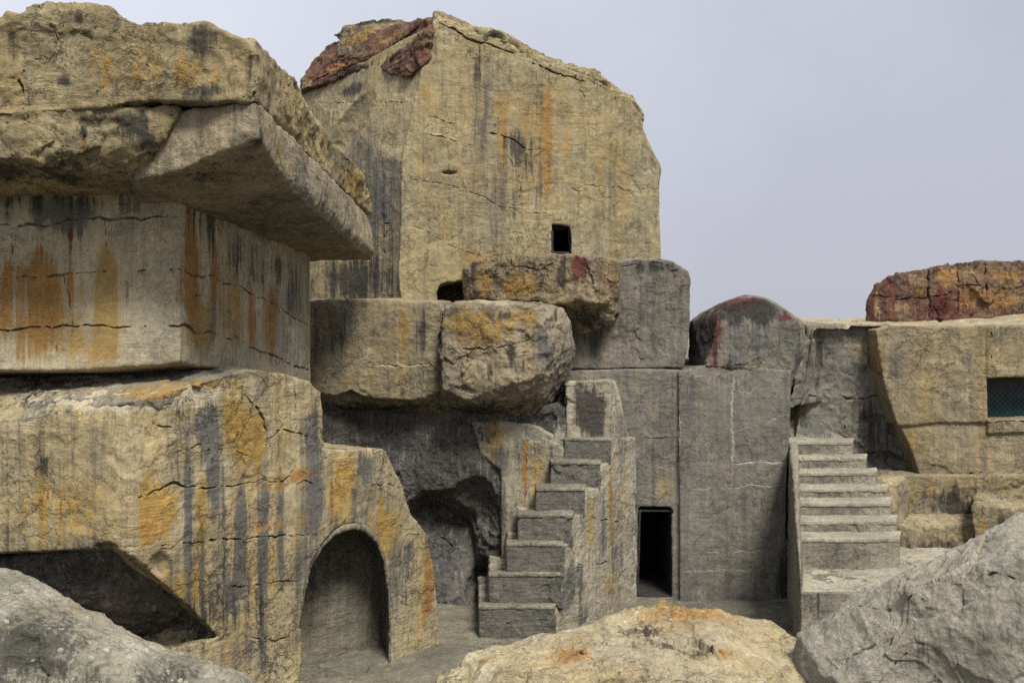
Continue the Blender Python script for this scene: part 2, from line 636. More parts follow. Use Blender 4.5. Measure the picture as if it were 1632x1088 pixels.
M_BASE = stone('arch_rock_stone', (0.45, 0.355, 0.19), (0.40, 0.34, 0.215), (0.55, 0.49, 0.35), och=(0.42, 0.27, 0.07), seed=5, dark_streak=0.85, och_streak=0.45, web=0.6, web_scale=0.9, lichen=0.15)
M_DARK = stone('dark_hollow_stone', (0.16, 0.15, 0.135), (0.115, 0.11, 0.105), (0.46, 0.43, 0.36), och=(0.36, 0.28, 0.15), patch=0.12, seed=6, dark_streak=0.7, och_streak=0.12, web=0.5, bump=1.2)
M_SHELF = stone('shelf_stone', (0.31, 0.26, 0.165), (0.24, 0.21, 0.15), (0.38, 0.325, 0.22), seed=7, dark_streak=0.5, och_streak=0.25, web=0.5)
M_ROUND = stone('round_boulder_stone', (0.36, 0.30, 0.20), (0.28, 0.25, 0.19), (0.42, 0.37, 0.27), seed=8, dark_streak=0.4, och_streak=0.25, web=0.6, bump=1.2)
M_WALL = stone('doorway_wall_stone', (0.225, 0.21, 0.175), (0.18, 0.172, 0.15), (0.285, 0.27, 0.225), och=(0.30, 0.24, 0.145), bump=0.8, seed=9, dark_streak=0.5, och_streak=0.25, web=0.45, web_scale=0.7)
M_STAIR = stone('pale_stair_stone', (0.46, 0.41, 0.30), (0.38, 0.345, 0.27), (0.54, 0.50, 0.40), och=(0.42, 0.32, 0.15), seed=10, dark_streak=0.5, och_streak=0.4, web=0.3)
M_PALE = stone('pale_face_stone', (0.44, 0.39, 0.27), (0.35, 0.32, 0.24), (0.52, 0.48, 0.38), och=(0.42, 0.30, 0.12), seed=33, dark_streak=0.7, och_streak=0.5, web=0.3)
M_LIT_TOP = stone('lit_top_stone', (0.44, 0.405, 0.31), (0.34, 0.32, 0.25), (0.54, 0.50, 0.40), seed=44, dark_streak=0.0, och_streak=0.0, web=0.3, lichen=0.4)  # paler tone puts the light on treads and landing into the colour
M_FOOT = stone('footing_stone', (0.19, 0.17, 0.125), (0.15, 0.138, 0.11), (0.25, 0.23, 0.175), seed=47, dark_streak=0.6, och_streak=0.1, web=0.4)
M_SHADED_RISER = stone('shaded_riser_stone', (0.15, 0.142, 0.12), (0.11, 0.105, 0.095), (0.27, 0.25, 0.205), seed=11, dark_streak=0.5, och_streak=0.0, web=0.5, patch=0.15)  # risers turned from the light: their shade is put into this darker tone
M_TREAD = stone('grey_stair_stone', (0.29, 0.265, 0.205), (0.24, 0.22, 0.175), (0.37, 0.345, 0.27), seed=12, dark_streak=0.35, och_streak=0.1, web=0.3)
M_RIGHT = stone('right_wall_stone', (0.31, 0.25, 0.145), (0.24, 0.205, 0.14), (0.39, 0.33, 0.21), seed=13, dark_streak=0.55, och_streak=0.3, web=0.45, web_scale=0.8)
M_RED = stone('red_crust_stone', (0.13, 0.042, 0.035), (0.20, 0.13, 0.075), (0.34, 0.26, 0.15), och=(0.34, 0.20, 0.08), seed=14, dark_streak=0.6, och_streak=0.3, web=0.9, web_scale=1.6, lichen=0.6, patch=0.7)
M_RUST = stone('rusty_boulder_stone', (0.30, 0.235, 0.14), (0.23, 0.19, 0.14), (0.40, 0.32, 0.20), seed=15, dark_streak=0.6, och_streak=0.5, web=0.6, lichen=0.4, bump=1.2)
M_LICHEN = stone('lichen_boulder_stone', (0.36, 0.335, 0.25), (0.26, 0.245, 0.19), (0.50, 0.47, 0.38), dark=(0.07, 0.068, 0.06), rosette=0.8, seed=16, tex=2.3, dark_streak=0.0, och_streak=0.0, web=0.4, web_scale=1.6, lichen=0.7, patch=0.8, bump=0.8)
M_MID = stone('golden_boulder_stone', (0.44, 0.355, 0.20), (0.39, 0.335, 0.225), (0.55, 0.50, 0.37), dark=(0.07, 0.055, 0.045), rosette=0.7, seed=17, tex=2.3, dark_streak=0.0, och_streak=0.12, web=0.55, web_scale=1.8, lichen=0.55, patch=0.7, bump=0.8)
M_GREY = stone('grey_boulder_stone', (0.37, 0.34, 0.265), (0.30, 0.28, 0.225), (0.46, 0.43, 0.35), dark=(0.10, 0.098, 0.09), rosette=0.5, seed=18, tex=2.3, dark_streak=0.0, och_streak=0.0, web=0.25, web_scale=0.8, lichen=0.35, patch=0.6, bump=0.8)
M_FLOOR = stone('floor_stone', (0.23, 0.21, 0.155), (0.16, 0.15, 0.12), (0.33, 0.31, 0.25), seed=19, dark_streak=0.0, och_streak=0.0, web=0.4, lichen=0.3)
M_HILL = stone('plateau_stone', (0.46, 0.38, 0.23), (0.40, 0.35, 0.25), (0.54, 0.48, 0.36), och=(0.42, 0.25, 0.09), seed=20, dark_streak=0.0, och_streak=0.5, web=0.4)
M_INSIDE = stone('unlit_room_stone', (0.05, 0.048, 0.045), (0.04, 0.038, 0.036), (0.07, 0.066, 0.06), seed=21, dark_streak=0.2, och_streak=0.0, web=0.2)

# ------------------------------------------------------------------ ground and far slope
def sheet(name, xs, ys, zf, mat):
    X, Y = np.meshgrid(xs, ys)
    nx, ny = len(xs), len(ys)
    p = np.stack([X.ravel(), Y.ravel(), np.zeros(nx * ny)], 1).astype(np.float32)
    p[:, 2] = zf(p)
    i = np.arange(nx * ny).reshape(ny, nx)
    f = np.stack([i[:-1, :-1], i[:-1, 1:], i[1:, 1:], i[1:, :-1]], -1).reshape(-1, 4)
    me = bpy.data.meshes.new(name)
    me.from_pydata([tuple(q) for q in p.tolist()], [], f.tolist())
    me.polygons.foreach_set('use_smooth', np.ones(len(me.polygons), bool))
    me.materials.append(mat)
    o = bpy.data.objects.new(name, me)
    COL.objects.link(o)
    o['kind'] = 'structure'
    return o


def spread(a, b, step, far):
    near = np.arange(a, b + 1e-6, step)
    g = np.geomspace(step * 2, far, 26)
    return np.concatenate([a - g[::-1], near, b + g])


sheet('ground', spread(-6, 10, 0.06, 700), spread(8, 24, 0.06, 700),
      lambda p: 0.06 * fbm(p * 0.8, 4) + 0.03 * facets(p * 1.3, 3) * (np.abs(p[:, 0]) < 14), M_FLOOR)


def hill_z(p):
    x, y = p[:, 0], p[:, 1]
    base = 5.98 + 0.030 * np.clip(y - 22.6, 0, 8) + 0.07 * np.clip(x - 11.0, 0, 6) * np.clip((y - 23.0) / 3, 0, 1)
    edge = np.clip((x - 6.3) / 0.5, 0, 1) * np.clip((34 - y) / 3.0, 0, 1)
    base = base * edge + 3.0 * (1 - edge)
    return base + 0.06 * fbm(p * 0.9, 5) + 0.05 * facets(p * 1.1, 4)


sheet('hillside', np.concatenate([np.arange(5.6, 18, 0.07), np.geomspace(18, 60, 16)]), np.concatenate([np.arange(22.6, 31, 0.07), np.linspace(31, 40, 40)]), hill_z, M_HILL)

# ------------------------------------------------------------------ left tower of blocks
# big rock with the arched niche
c0, c1 = P(205, 690, 13.9), None
arch_px = [(470, 1095, 16.3), (472, 1010, 16.33), (480, 950, 16.4), (493, 902, 16.5), (510, 870, 16.63), (532, 848, 16.8), (550, 841, 16.93), (568, 840, 17.03),
           (586, 846, 17.12), (604, 866, 17.24), (617, 900, 17.35), (624, 950, 17.45), (626, 1010, 17.5), (625, 1095, 17.55)]
arch = [P(*q) for q in arch_px]
arch = [PZ(470, 16.3, -0.3)] + arch[1:-1] + [PZ(625, 17.52, -0.3)]
fwd = np.array([-0.19, 0.98, 0.0])
right_face = [P(205, 640, 14.0), P(300, 610, 14.9), P(395, 590, 15.6), P(445, 596, 16.1), P(492, 606, 16.6), P(513, 622, 16.8), P(516, 716, 16.86),
              P(612, 716, 17.7), P(640, 770, 18.0), P(655, 820, 18.2), P(680, 850, 18.5), P(693, 920, 18.75), P(700, 1022, 19.0),
              PZ(701, 19.0, -0.4), PZ(205, 13.95, -0.4)]
body = prism(right_face, (-1.7, 1.35, 0))
bulk = hull([P(205, 641, 13.95), P(208, 862, 13.9), PZ(205, 13.95, -0.4), P(0, 705, 14.3), P(-440, 745, 14.8), P(-440, 930, 14.8), PZ(-440, 14.8, -0.4),
             P(300, 610, 14.9), P(395, 590, 15.6), P(490, 607, 16.6), P(345, 578, 17.6), P(60, 588, 17.4), P(-440, 600, 17.0), PZ(-440, 17.5, -0.4), PZ(470, 18.5, -0.4), PZ(492, 16.6, -0.4)])
under = [hull([P(-560, 925, 12.6), P(-560, 1075, 12.6), P(0, 905, 12.8), P(150, 874, 12.9), P(214, 864, 12.9), P(300, 950, 13.2), P(385, 1022, 13.9), P(300, 1040, 13.3),
               P(-560, 915, 16.4), P(140, 880, 15.9), P(280, 965, 15.75), P(345, 1014, 15.4), P(250, 1032, 15.4), P(-560, 1060, 16.2)])]
niche_cut = prism(arch, tuple(fwd * 2.0))
big_rock = rock('arched_rock', M_BASE, [body, bulk], under + [niche_cut, ball(P(80, 890, 14.3), (0.45, 0.3, 0.10), (0, -0.2, 0)), ball(P(258, 902, 14.15), (0.22, 0.3, 0.24)), ball(P(165, 872, 13.9), (0.2, 0.25, 0.08))], voxel=0.028, seed=1, cut=0.55,
    warp=0.05, facet=0.035, facet_size=0.55,
    cracks=[([(205, 795), (232, 790), (262, 772), (275, 768), (320, 780), (370, 776), (400, 770)], 0.04, 0.06),
            ([(245, 675), (285, 684)], 0.035, 0.05), ([(280, 722), (320, 710), (350, 722)], 0.03, 0.04),
            ([(388, 628), (412, 650), (424, 685), (424, 705)], 0.04, 0.06), ([(424, 700), (448, 684), (470, 690), (515, 708)], 0.04, 0.06),
            ([(465, 610), (472, 650), (440, 690)], 0.03, 0.04), ([(350, 716), (395, 725)], 0.03, 0.04),
            ([(212, 870), (300, 862), (400, 856), (505, 850)], 0.03, 0.04), ([(345, 930), (380, 935), (440, 925), (475, 925)], 0.03, 0.035),
            ([(528, 718), (528, 800), (530, 845)], 0.025, 0.03), ([(582, 775), (620, 772), (636, 778)], 0.03, 0.04), ([(625, 960), (660, 955), (697, 950)], 0.03, 0.03),
            ([(470, 1000), (440, 1020), (400, 1015)], 0.03, 0.03), ([(605, 840), (640, 838), (672, 845)], 0.025, 0.02), ([(622, 905), (650, 890), (690, 895)], 0.02, 0.02),
            ([(470, 770), (490, 765), (512, 780)], 0.03, 0.03), ([(400, 770), (450, 765), (470, 740)], 0.03, 0.03), ([(430, 1060), (445, 1080)], 0.03, 0.03)],
    stains_shade=[('slate', 298, 760, 13, 140, 240, 0.85), ('slate', 345, 790, 20, 120, 170, 0.75), ('slate', 322, 880, 10, 80, 80, 0.6), ('slate', 383, 850, 12, 90, 150, 0.85), ('slate', 340, 690, 26, 70, 70, 0.95),
            ('slate', 420, 830, 12, 110, 150, 0.75), ('slate', 448, 830, 10, 110, 160, 0.75), ('slate', 500, 790, 24, 150, 80, 0.75), ('slate', 480, 900, 40, 60, 100, 0.55), ('slate', 360, 940, 60, 60, 80, 0.6), ('slate', 585, 745, 18, 30, 50, 0.8),
            ('slate', 640, 900, 40, 60, 130, 0.55), ('slate', 400, 1040, 60, 50, 50, 0.45),
            ('ochre', 245, 820, 45, 70, 60, 1.0), ('orange', 240, 840, 30, 60, 50, 0.6), ('ochre', 370, 670, 36, 70, 80, 0.9), ('ochre', 410, 700, 20, 60, 80, 0.8),
            ('ochre', 320, 820, 14, 70, 130, 0.8), ('ochre', 545, 770, 30, 50, 80, 0.85), ('orange', 470, 756, 34, 14, 16, 0.75), ('orange', 440, 772, 40, 10, 14, 0.5), ('orange', 440, 835, 60, 16, 14, 0.55),
            ('orange', 683, 930, 10, 80, 100, 1.0), ('orange', 528, 800, 8, 80, 60, 0.7), ('ochre', 610, 850, 40, 70, 90, 0.6), ('ochre', 450, 900, 120, 100, 120, 0.45), ('ochre', 300, 930, 60, 50, 60, 0.6),
            ('pale', 200, 640, 190, 22, 24, 0.9), ('slate', 120, 610, 160, 20, 26, 0.75), ('slate', 330, 595, 80, 10, 10, 0.8), ('pale', 290, 625, 80, 10, 10, 0.9),
            ('dark', 60, 612, 60, 10, 16, 0.5), ('ochre', 100, 800, 120, 90, 90, 0.55), ('dark', 80, 735, 30, 14, 40, 0.45), ('dark', 30, 740, 60, 40, 50, 0.35),
            ('dark', 150, 950, 190, 90, 110, 0.9), ('dark', 320, 990, 80, 60, 50, 0.6), ('pale', 190, 745, 20, 70, 60, 0.5), ('red', 90, 790, 60, 50, 50, 0.3)])  # the wide dark marks in the undercut paint its shade
M_TOP = stone('weathered_top_stone', (0.38, 0.345, 0.255), (0.30, 0.275, 0.215), (0.48, 0.445, 0.35), och=(0.44, 0.28, 0.09), seed=35, dark_streak=0.0, och_streak=0.0, web=0.4, lichen=0.3, patch=0.45)
tp = [P(-450, 745, 14.85), P(0, 703, 14.27), P(130, 671, 14.08), P(206, 638, 13.92), P(300, 608, 14.86), P(396, 588, 15.56), P(345, 577, 17.6), P(60, 587, 17.4), P(-440, 598, 17.0)]
rock('top_slab', M_TOP, [hull(tp + [(x, y + 0.12, z - 0.22) for x, y, z in tp])], voxel=0.024, seed=36, warp=0.04, amp=(0.05, 0.03, 0.012), facet=0.04, strata=0.02, parent=big_rock,
     stains_shade=[('ochre', 330, 614, 80, 12, 14, 1.0), ('ochre', 240, 624, 70, 10, 12, 0.9), ('orange', 320, 614, 60, 8, 10, 0.5), ('dark', 60, 620, 80, 30, 40, 0.5), ('slate', 100, 640, 140, 60, 60, 0.5)])
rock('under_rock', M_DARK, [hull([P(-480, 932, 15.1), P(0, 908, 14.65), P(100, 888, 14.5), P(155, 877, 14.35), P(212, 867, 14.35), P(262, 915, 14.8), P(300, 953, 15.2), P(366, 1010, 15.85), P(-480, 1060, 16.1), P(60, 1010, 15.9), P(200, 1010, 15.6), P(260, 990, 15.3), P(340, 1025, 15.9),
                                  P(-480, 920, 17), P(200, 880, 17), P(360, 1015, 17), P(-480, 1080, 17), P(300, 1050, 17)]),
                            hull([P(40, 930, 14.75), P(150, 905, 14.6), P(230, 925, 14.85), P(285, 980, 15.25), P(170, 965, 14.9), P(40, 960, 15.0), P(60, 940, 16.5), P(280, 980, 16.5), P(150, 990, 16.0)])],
     voxel=0.026, seed=37, warp=0.08, facet=0.09, facet_size=0.5, amp=(0.08, 0.05, 0.015), parent=big_rock)  # dark stone carries the unlit look of the undercut in its colour
# its niche: the walls and the back of the recess
inner = [np.array(q) for q in arch]
outer_solid = prism([tuple(q) for q in inner], tuple(fwd * 2.35))
ic = np.mean(inner, axis=0)
carve = prism([tuple(ic + (q - ic) * 0.965 + np.array([0, 0, -0.06])) for q in inner], tuple(fwd * 1.55))
carve_front = prism([tuple(ic + (q - ic) * 0.965 + np.array([0, 0, -0.06]) - fwd * 0.6) for q in inner], tuple(fwd * 1.0))
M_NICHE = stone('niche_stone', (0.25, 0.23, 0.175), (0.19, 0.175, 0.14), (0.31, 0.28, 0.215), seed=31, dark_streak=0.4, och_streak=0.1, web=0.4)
trim = prism([tuple(q - fwd * 0.6) for q in [np.array(a) * 1.0 for a in [PZ(380, 15.6, -1), P(380, 700, 15.6), P(720, 700, 18.9), PZ(720, 18.9, -1)]]], tuple(fwd * 0.68))
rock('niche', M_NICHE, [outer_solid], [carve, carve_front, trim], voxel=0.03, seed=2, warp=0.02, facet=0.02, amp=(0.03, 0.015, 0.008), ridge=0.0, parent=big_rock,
     cracks=[([(540, 860), (552, 900), (545, 930)], 0.02, 0.03)])
tag(big_rock, 'big ochre rock with dark vertical streaks, a sloping top and an arched niche', 'rock')

# stained square block standing on it
lb = rock('stained_block', M_BLOCK,
    [hull([P(287, 284, 14.8), P(-440, 304, 13.9), P(495, 400, 20.0), P(287, 577, 14.8), P(120, 590, 14.55), P(-440, 588, 13.9), P(345, 584, 16.0), P(495, 610, 20.0),
           (-12.0, 20.0, 8.2), (-12.0, 20.0, 4.9)])],
    voxel=0.028, seed=3, cut=0.5, warp=0.025, amp=(0.03, 0.02, 0.010), facet=0.025, facet_size=0.4,
    cracks=[([(0, 444), (60, 440), (150, 432), (287, 429), (350, 448), (420, 475), (493, 520)], 0.03, 0.04), ([(-50, 530), (0, 527), (110, 520), (200, 520), (287, 519), (340, 532), (420, 562), (493, 590)], 0.035, 0.05),
            ([(0, 358), (70, 360), (120, 350), (200, 347), (280, 344)], 0.03, 0.04), ([(20, 362), (17, 440)], 0.025, 0.03), ([(102, 440), (115, 518)], 0.02, 0.025), ([(168, 350), (170, 430)], 0.02, 0.02),
            ([(92, 528), (92, 570)], 0.02, 0.02), ([(296, 465), (320, 472)], 0.025, 0.03), ([(413, 562), (416, 585)], 0.03, 0.03), ([(436, 570), (446, 590)], 0.03, 0.03)],
    stains_shade=[('orange', 55, 470, 60, 110, 120, 0.82), ('ochre', 60, 500, 90, 130, 90, 0.70), ('ochre', 169, 480, 20, 140, 100, 0.94), ('ochre', 168, 545, 30, 80, 45, 0.78), ('dark', 205, 460, 10, 30, 50, 0.32), ('dark', 168, 420, 8, 80, 120, 0.27),
            ('slate', 90, 330, 110, 40, 60, 0.78), ('dark', 20, 320, 90, 40, 30, 0.48), ('red', 100, 385, 60, 40, 60, 0.35), ('dark', 140, 318, 120, 25, 26, 0.42), ('ochre', 115, 545, 60, 50, 40, 0.58), ('slate', 220, 330, 50, 30, 30, 0.47),
            ('orange', 306, 440, 20, 130, 130, 0.90), ('ochre', 316, 520, 26, 90, 60, 0.86), ('dark', 335, 350, 60, 50, 70, 0.50), ('orange', 345, 420, 12, 80, 80, 0.66), ('dark', 385, 400, 50, 50, 70, 0.48), ('ochre', 360, 480, 40, 90, 90, 0.55),
            ('orange', 432, 510, 14, 90, 90, 0.86), ('orange', 398, 500, 10, 70, 70, 0.70), ('ochre', 380, 510, 30, 100, 70, 0.55), ('dark', 440, 430, 40, 40, 60, 0.48), ('slate', 470, 470, 30, 70, 60, 0.55), ('pale', 470, 560, 20, 70, 50, 0.62), ('slate', 345, 500, 16, 80, 80, 0.43)])  # dark marks along the right face's top paint the slab's shadow
tag(lb, 'pale square-cut stone block with orange rust streaks, standing on the arched rock', 'block')

# wedge-shaped slab that overhangs it
wd = rock('overhanging_slab', M_WEDGE,
    [hull([P(292, 176, 13.25), P(262, 222, 13.3), P(224, 252, 13.4), P(217, 284, 13.45), P(228, 293, 13.6), P(408, 163, 13.0), P(409, 190, 13.0), P(386, 214, 13.02), P(350, 243, 13.12), P(295, 268, 13.25),
           P(590, 345, 20.4), P(598, 402, 20.4), P(592, 414, 20.5), P(411, 222, 13.05), P(441, 268, 13.9), P(470, 312, 15.0), P(497, 416, 20.6), P(288, 287, 15.0), P(262, 290, 14.2),
           (-8.0, 20.5, 8.6), (-8.0, 20.6, 7.5), (-7.0, 15.5, 8.9)])],
    voxel=0.028, seed=4, cut=0.7, warp=0.05, facet=0.04,
    cracks=[([(455, 250), (470, 300)], 0.03, 0.03)],
    stains_shade=[('slate', 520, 330, 10, 60, 60, 0.4), ('ochre', 445, 240, 10, 40, 40, 0.5), ('dark', 415, 225, 26, 30, 30, 0.55), ('dark', 330, 280, 60, 20, 20, 0.5), ('dark', 420, 320, 80, 50, 60, 0.35)])  # dark marks below paint the shade of the slab's underside
tag(wd, 'grey wedge-shaped slab overhanging the stained square block', 'slab')

# lower ledge beside the wedge
ld = rock('ledge_rock', M_CAP,
    [hull([P(-440, 184, 12.7), P(0, 184, 12.85), P(120, 178, 13.0), P(200, 172, 13.05), P(288, 168, 13.2), P(258, 222, 13.2), P(222, 250, 13.25), P(214, 283, 13.5), P(60, 250, 12.9), P(-440, 250, 12.7),
           P(216, 292, 14.2), P(130, 303, 14.1), P(0, 304, 13.9), P(-440, 304, 13.8), (-10.5, 18, 8.9), (-10.5, 18, 8.0), (-5.6, 18, 8.9), (-5.6, 18, 8.1)])],
    [ball(P(98, 278, 12.75), (0.46, 0.5, 0.40)), ball(P(-10, 275, 12.6), (0.45, 0.45, 0.30)), ball(P(190, 190, 12.75), (0.95, 0.35, 0.16))],
    voxel=0.028, seed=5, warp=0.06, facet=0.05, amp=(0.07, 0.04, 0.015),
    cracks=[([(45, 186), (46, 255)], 0.035, 0.05), ([(70, 228), (100, 235)], 0.03, 0.03)],
    stains_shade=[('dark', 100, 278, 50, 40, 30, 0.7), ('dark', 10, 270, 50, 25, 30, 0.7), ('dark', 200, 190, 60, 16, 40, 0.6), ('dark', 165, 280, 10, 30, 20, 0.6), ('dark', 190, 275, 8, 30, 20, 0.6), ('dark', 135, 205, 8, 25, 30, 0.6), ('dark', 240, 230, 30, 30, 30, 0.5), ('ochre', 150, 240, 50, 40, 40, 0.4)])  # dark marks inside the scoops paint the shadow of the overhang
tag(ld, 'ochre ledge rock with dark scooped hollows, between the capstone and the stained block', 'rock')

# great capstone on top
topf = [P(-440, 30, 12.5), P(-120, 34, 12.7), P(0, 32, 12.8), P(14, 20, 12.8), P(36, 24, 12.8), P(40, 10, 12.85), P(90, 5, 12.9), P(158, 7, 13.0), P(176, 20, 13.0), P(214, 39, 13.0), P(262, 41, 13.0), P(300, 41, 13.0),
        P(326, 36, 13.0), P(350, 48, 13.0), P(386, 62, 13.0), P(405, 84, 13.0), P(407, 161, 13.0), P(320, 164, 13.1), P(290, 165, 13.1), P(240, 160, 13.0), P(180, 171, 12.95), P(120, 176, 12.9), P(0, 182, 12.75), P(-440, 182, 12.5)]
side = [P(405, 62, 13.2), P(440, 104, 14.4), P(474, 131, 16.0), P(485, 166, 16.6), P(508, 200, 17.5), P(530, 234, 18.2), P(558, 252, 19.0), P(577, 275, 19.7), P(590, 322, 20.4), P(591, 341, 20.4),
        P(530, 288, 18.1), P(470, 224, 15.7), P(407, 161, 13.0)]
cp = rock('capstone_rock', M_CAP, [prism(topf, (0.0, 3.2, 0.1), 0.98), prism(side, (-6.5, 0, 0))], [ball(P(30, 100, 12.5), (0.05, 0.4, 0.6))],
    voxel=0.028, seed=6, warp=0.06, facet=0.05, amp=(0.06, 0.04, 0.015), smooth=3,
    cracks=[([(38, 12), (39, 90), (37, 182)], 0.045, 0.07), ([(90, 10), (91, 100)], 0.03, 0.03), ([(210, 45), (200, 90)], 0.03, 0.03), ([(455, 135), (478, 146)], 0.03, 0.03), ([(402, 90), (404, 150)], 0.02, 0.02)],
    stains_shade=[('dark', 320, 62, 26, 24, 40, 0.75), ('dark', 100, 130, 18, 14, 14, 0.7), ('dark', 120, 30, 40, 20, 16, 0.6), ('dark', 395, 100, 12, 30, 50, 0.5), ('ochre', 200, 120, 90, 60, 40, 0.5), ('ochre', 300, 120, 60, 40, 40, 0.45),
            ('dark', 330, 148, 40, 14, 14, 0.6), ('dark', 20, 60, 20, 30, 60, 0.4), ('ochre', 560, 290, 14, 30, 30, 0.8), ('slate', 500, 220, 8, 40, 40, 0.5), ('pale', 430, 130, 20, 30, 50, 0.3), ('dark', 270, 70, 12, 12, 12, 0.6)])
tag(cp, 'huge ochre capstone with lichen-dark spots, topmost of the left-hand pile of blocks', 'rock')

# ------------------------------------------------------------------ tower
tfront = [P(690, 34, 22.55), P(700, 30, 22.6), P(752, 54, 22.75), P(800, 62, 22.9), P(830, 80, 23.05), P(880, 103, 23.2), P(940, 122, 23.4), P(985, 150, 23.6), P(1008, 162, 23.7), P(1022, 182, 23.75), P(1025, 202, 23.8),
          P(1040, 240, 23.85), P(1053, 264, 23.9), P(1050, 300, 23.9), P(1052, 416, 23.9), P(1000, 420, 23.75), P(900, 430, 23.4), P(745, 470, 22.9), P(640, 490, 22.5), P(634, 440, 22.5), P(636, 380, 22.5), P(640, 255, 22.5), P(655, 190, 22.52), P(672, 110, 22.54)]
tw = rock('rock_tower', M_TOWER,
    [prism(tfront, (0.6, 5.0, 0)), hull([P(686, 40, 22.65), P(655, 190, 22.6), P(640, 260, 22.58), P(638, 485, 22.58), P(484, 150, 25.6), P(600, 112, 23.9), P(470, 500, 25.6), PZ(484, 29, 11.5), PZ(484, 29, 6.2), PZ(690, 29, 12), PZ(690, 29, 6.2)]),
     hull([P(688, 45, 22.6), P(690, 32, 22.6), P(700, 24, 22.65), P(760, 52, 22.8), P(755, 60, 22.8), PZ(690, 27, 12.5), PZ(760, 27, 12.3)])],
    [prism([P(878, 354, 22.9), P(908, 357, 22.9), P(911, 404, 22.9), P(878, 404, 22.9)], (0.1, 2.6, 0)),
     hull([P(692, 470, 22.0), P(700, 452, 22.0), P(720, 445, 22.0), P(750, 446, 22.0), P(760, 484, 22.0), P(692, 484, 22.0), P(700, 460, 24.2), P(760, 450, 24.2), P(760, 484, 24.2), P(700, 484, 24.2)]),
     ball(P(552, 185, 23.75), (1.5, 0.5, 0.6), (0, -0.75, -0.8)), ball(P(718, 274, 22.65), (0.22, 0.22, 0.06))],
    voxel=0.03, seed=7, cut=0.65, warp=0.05, amp=(0.05, 0.025, 0.012), facet=0.03, facet_size=0.7,
    cracks=[([(700, 36), (750, 64), (800, 78), (880, 115), (930, 130)], 0.05, 0.08), ([(678, 212), (720, 222), (750, 232)], 0.035, 0.04), ([(770, 210), (800, 216), (850, 240)], 0.045, 0.05), ([(640, 357), (662, 362)], 0.02, 0.02),
            ([(500, 165), (560, 162), (640, 165), (690, 185), (740, 200)], 0.025, 0.03), ([(600, 283), (640, 285)], 0.02, 0.02), ([(590, 355), (635, 358)], 0.03, 0.03), ([(505, 416), (560, 413), (632, 412)], 0.03, 0.03), ([(505, 472), (632, 470)], 0.03, 0.03), ([(820, 250), (830, 300), (826, 330)], 0.03, 0.03), ([(940, 165), (905, 120)], 0.02, 0.02)],
    joints=[([(650, 285), (740, 300), (800, 330), (880, 345)], 0.03, 0.02, 0.35), ([(915, 300), (960, 296), (1000, 305), (1048, 300)], 0.03, 0.02, 0.3), ([(655, 360), (740, 400), (800, 415)], 0.025, 0.02, 0.25), ([(917, 390), (980, 385), (1048, 390)], 0.025, 0.015, 0.2)],
    stains_shade=[('slate', 770, 170, 40, 120, 140, 0.4), ('slate', 850, 150, 24, 80, 120, 0.35), ('slate', 720, 330, 50, 90, 90, 0.3), ('slate', 820, 300, 50, 100, 100, 0.38), ('ochre', 840, 200, 120, 120, 200, 0.45), ('ochre', 700, 300, 60, 120, 150, 0.45), ('orange', 875, 180, 7, 80, 160, 0.75), ('ochre', 872, 250, 10, 120, 90, 0.7), ('ochre', 800, 200, 8, 60, 140, 0.6), ('orange', 695, 240, 4, 60, 60, 0.35), ('dark', 760, 110, 14, 40, 50, 0.55), ('dark', 825, 230, 24, 30, 40, 0.65), ('dark', 840, 250, 10, 20, 50, 0.5),
            ('slate', 780, 340, 14, 60, 70, 0.4), ('slate', 855, 320, 10, 60, 60, 0.4), ('slate', 700, 380, 14, 40, 50, 0.4), ('ochre', 960, 250, 60, 90, 90, 0.35), ('ochre', 770, 420, 40, 30, 40, 0.6), ('pale', 830, 395, 20, 40, 30, 0.4),
            ('pale', 560, 180, 40, 40, 30, 0.8), ('pale', 620, 240, 24, 16, 12, 0.8), ('dark', 560, 145, 40, 16, 12, 0.7), ('red', 655, 98, 30, 16, 22, 1.0), ('dark', 675, 70, 20, 10, 12, 0.6), ('slate', 600, 330, 60, 130, 170, 0.5), ('slate', 560, 260, 80, 90, 140, 0.42), ('dark', 610, 400, 40, 100, 80, 0.36), ('dark', 565, 445, 90, 36, 50, 0.75), ('ochre', 680, 150, 16, 50, 60, 0.5)])  # slate and dark marks over the left face paint that side's shade
tag(tw, 'tall ochre rock tower with a small square window and a red crust on its shoulder', 'rock tower')
# window: the walls of the opening
def room(name, quad, depth, parent, mat, t=0.05, seed=40):
    q = [np.array(a) for a in quad]
    c = np.mean(q, axis=0)
    out = [tuple(c + (a - c) * 1.0 + np.array([0, 0.10, 0])) for a in q]
    h = [a - c for a in q]
    inn = [tuple(c + a - np.sign(np.array([a[0], 0, a[2]])) * t + np.array([0, -0.5, 0])) for a in h]
    return rock(name, mat, [prism(out, (0.05, depth, 0))], [prism(inn, (0.05, depth + 0.4, 0))], voxel=0.025, warp=0.0, amp=(0.01, 0.006, 0.004), facet=0.0, ridge=0.0, smooth=1, seed=seed, parent=parent)
room('window', [P(878, 354, 23.3), P(908, 357, 23.45), P(911, 404, 23.45), P(878, 404, 23.3)], 2.0, tw, M_INSIDE)
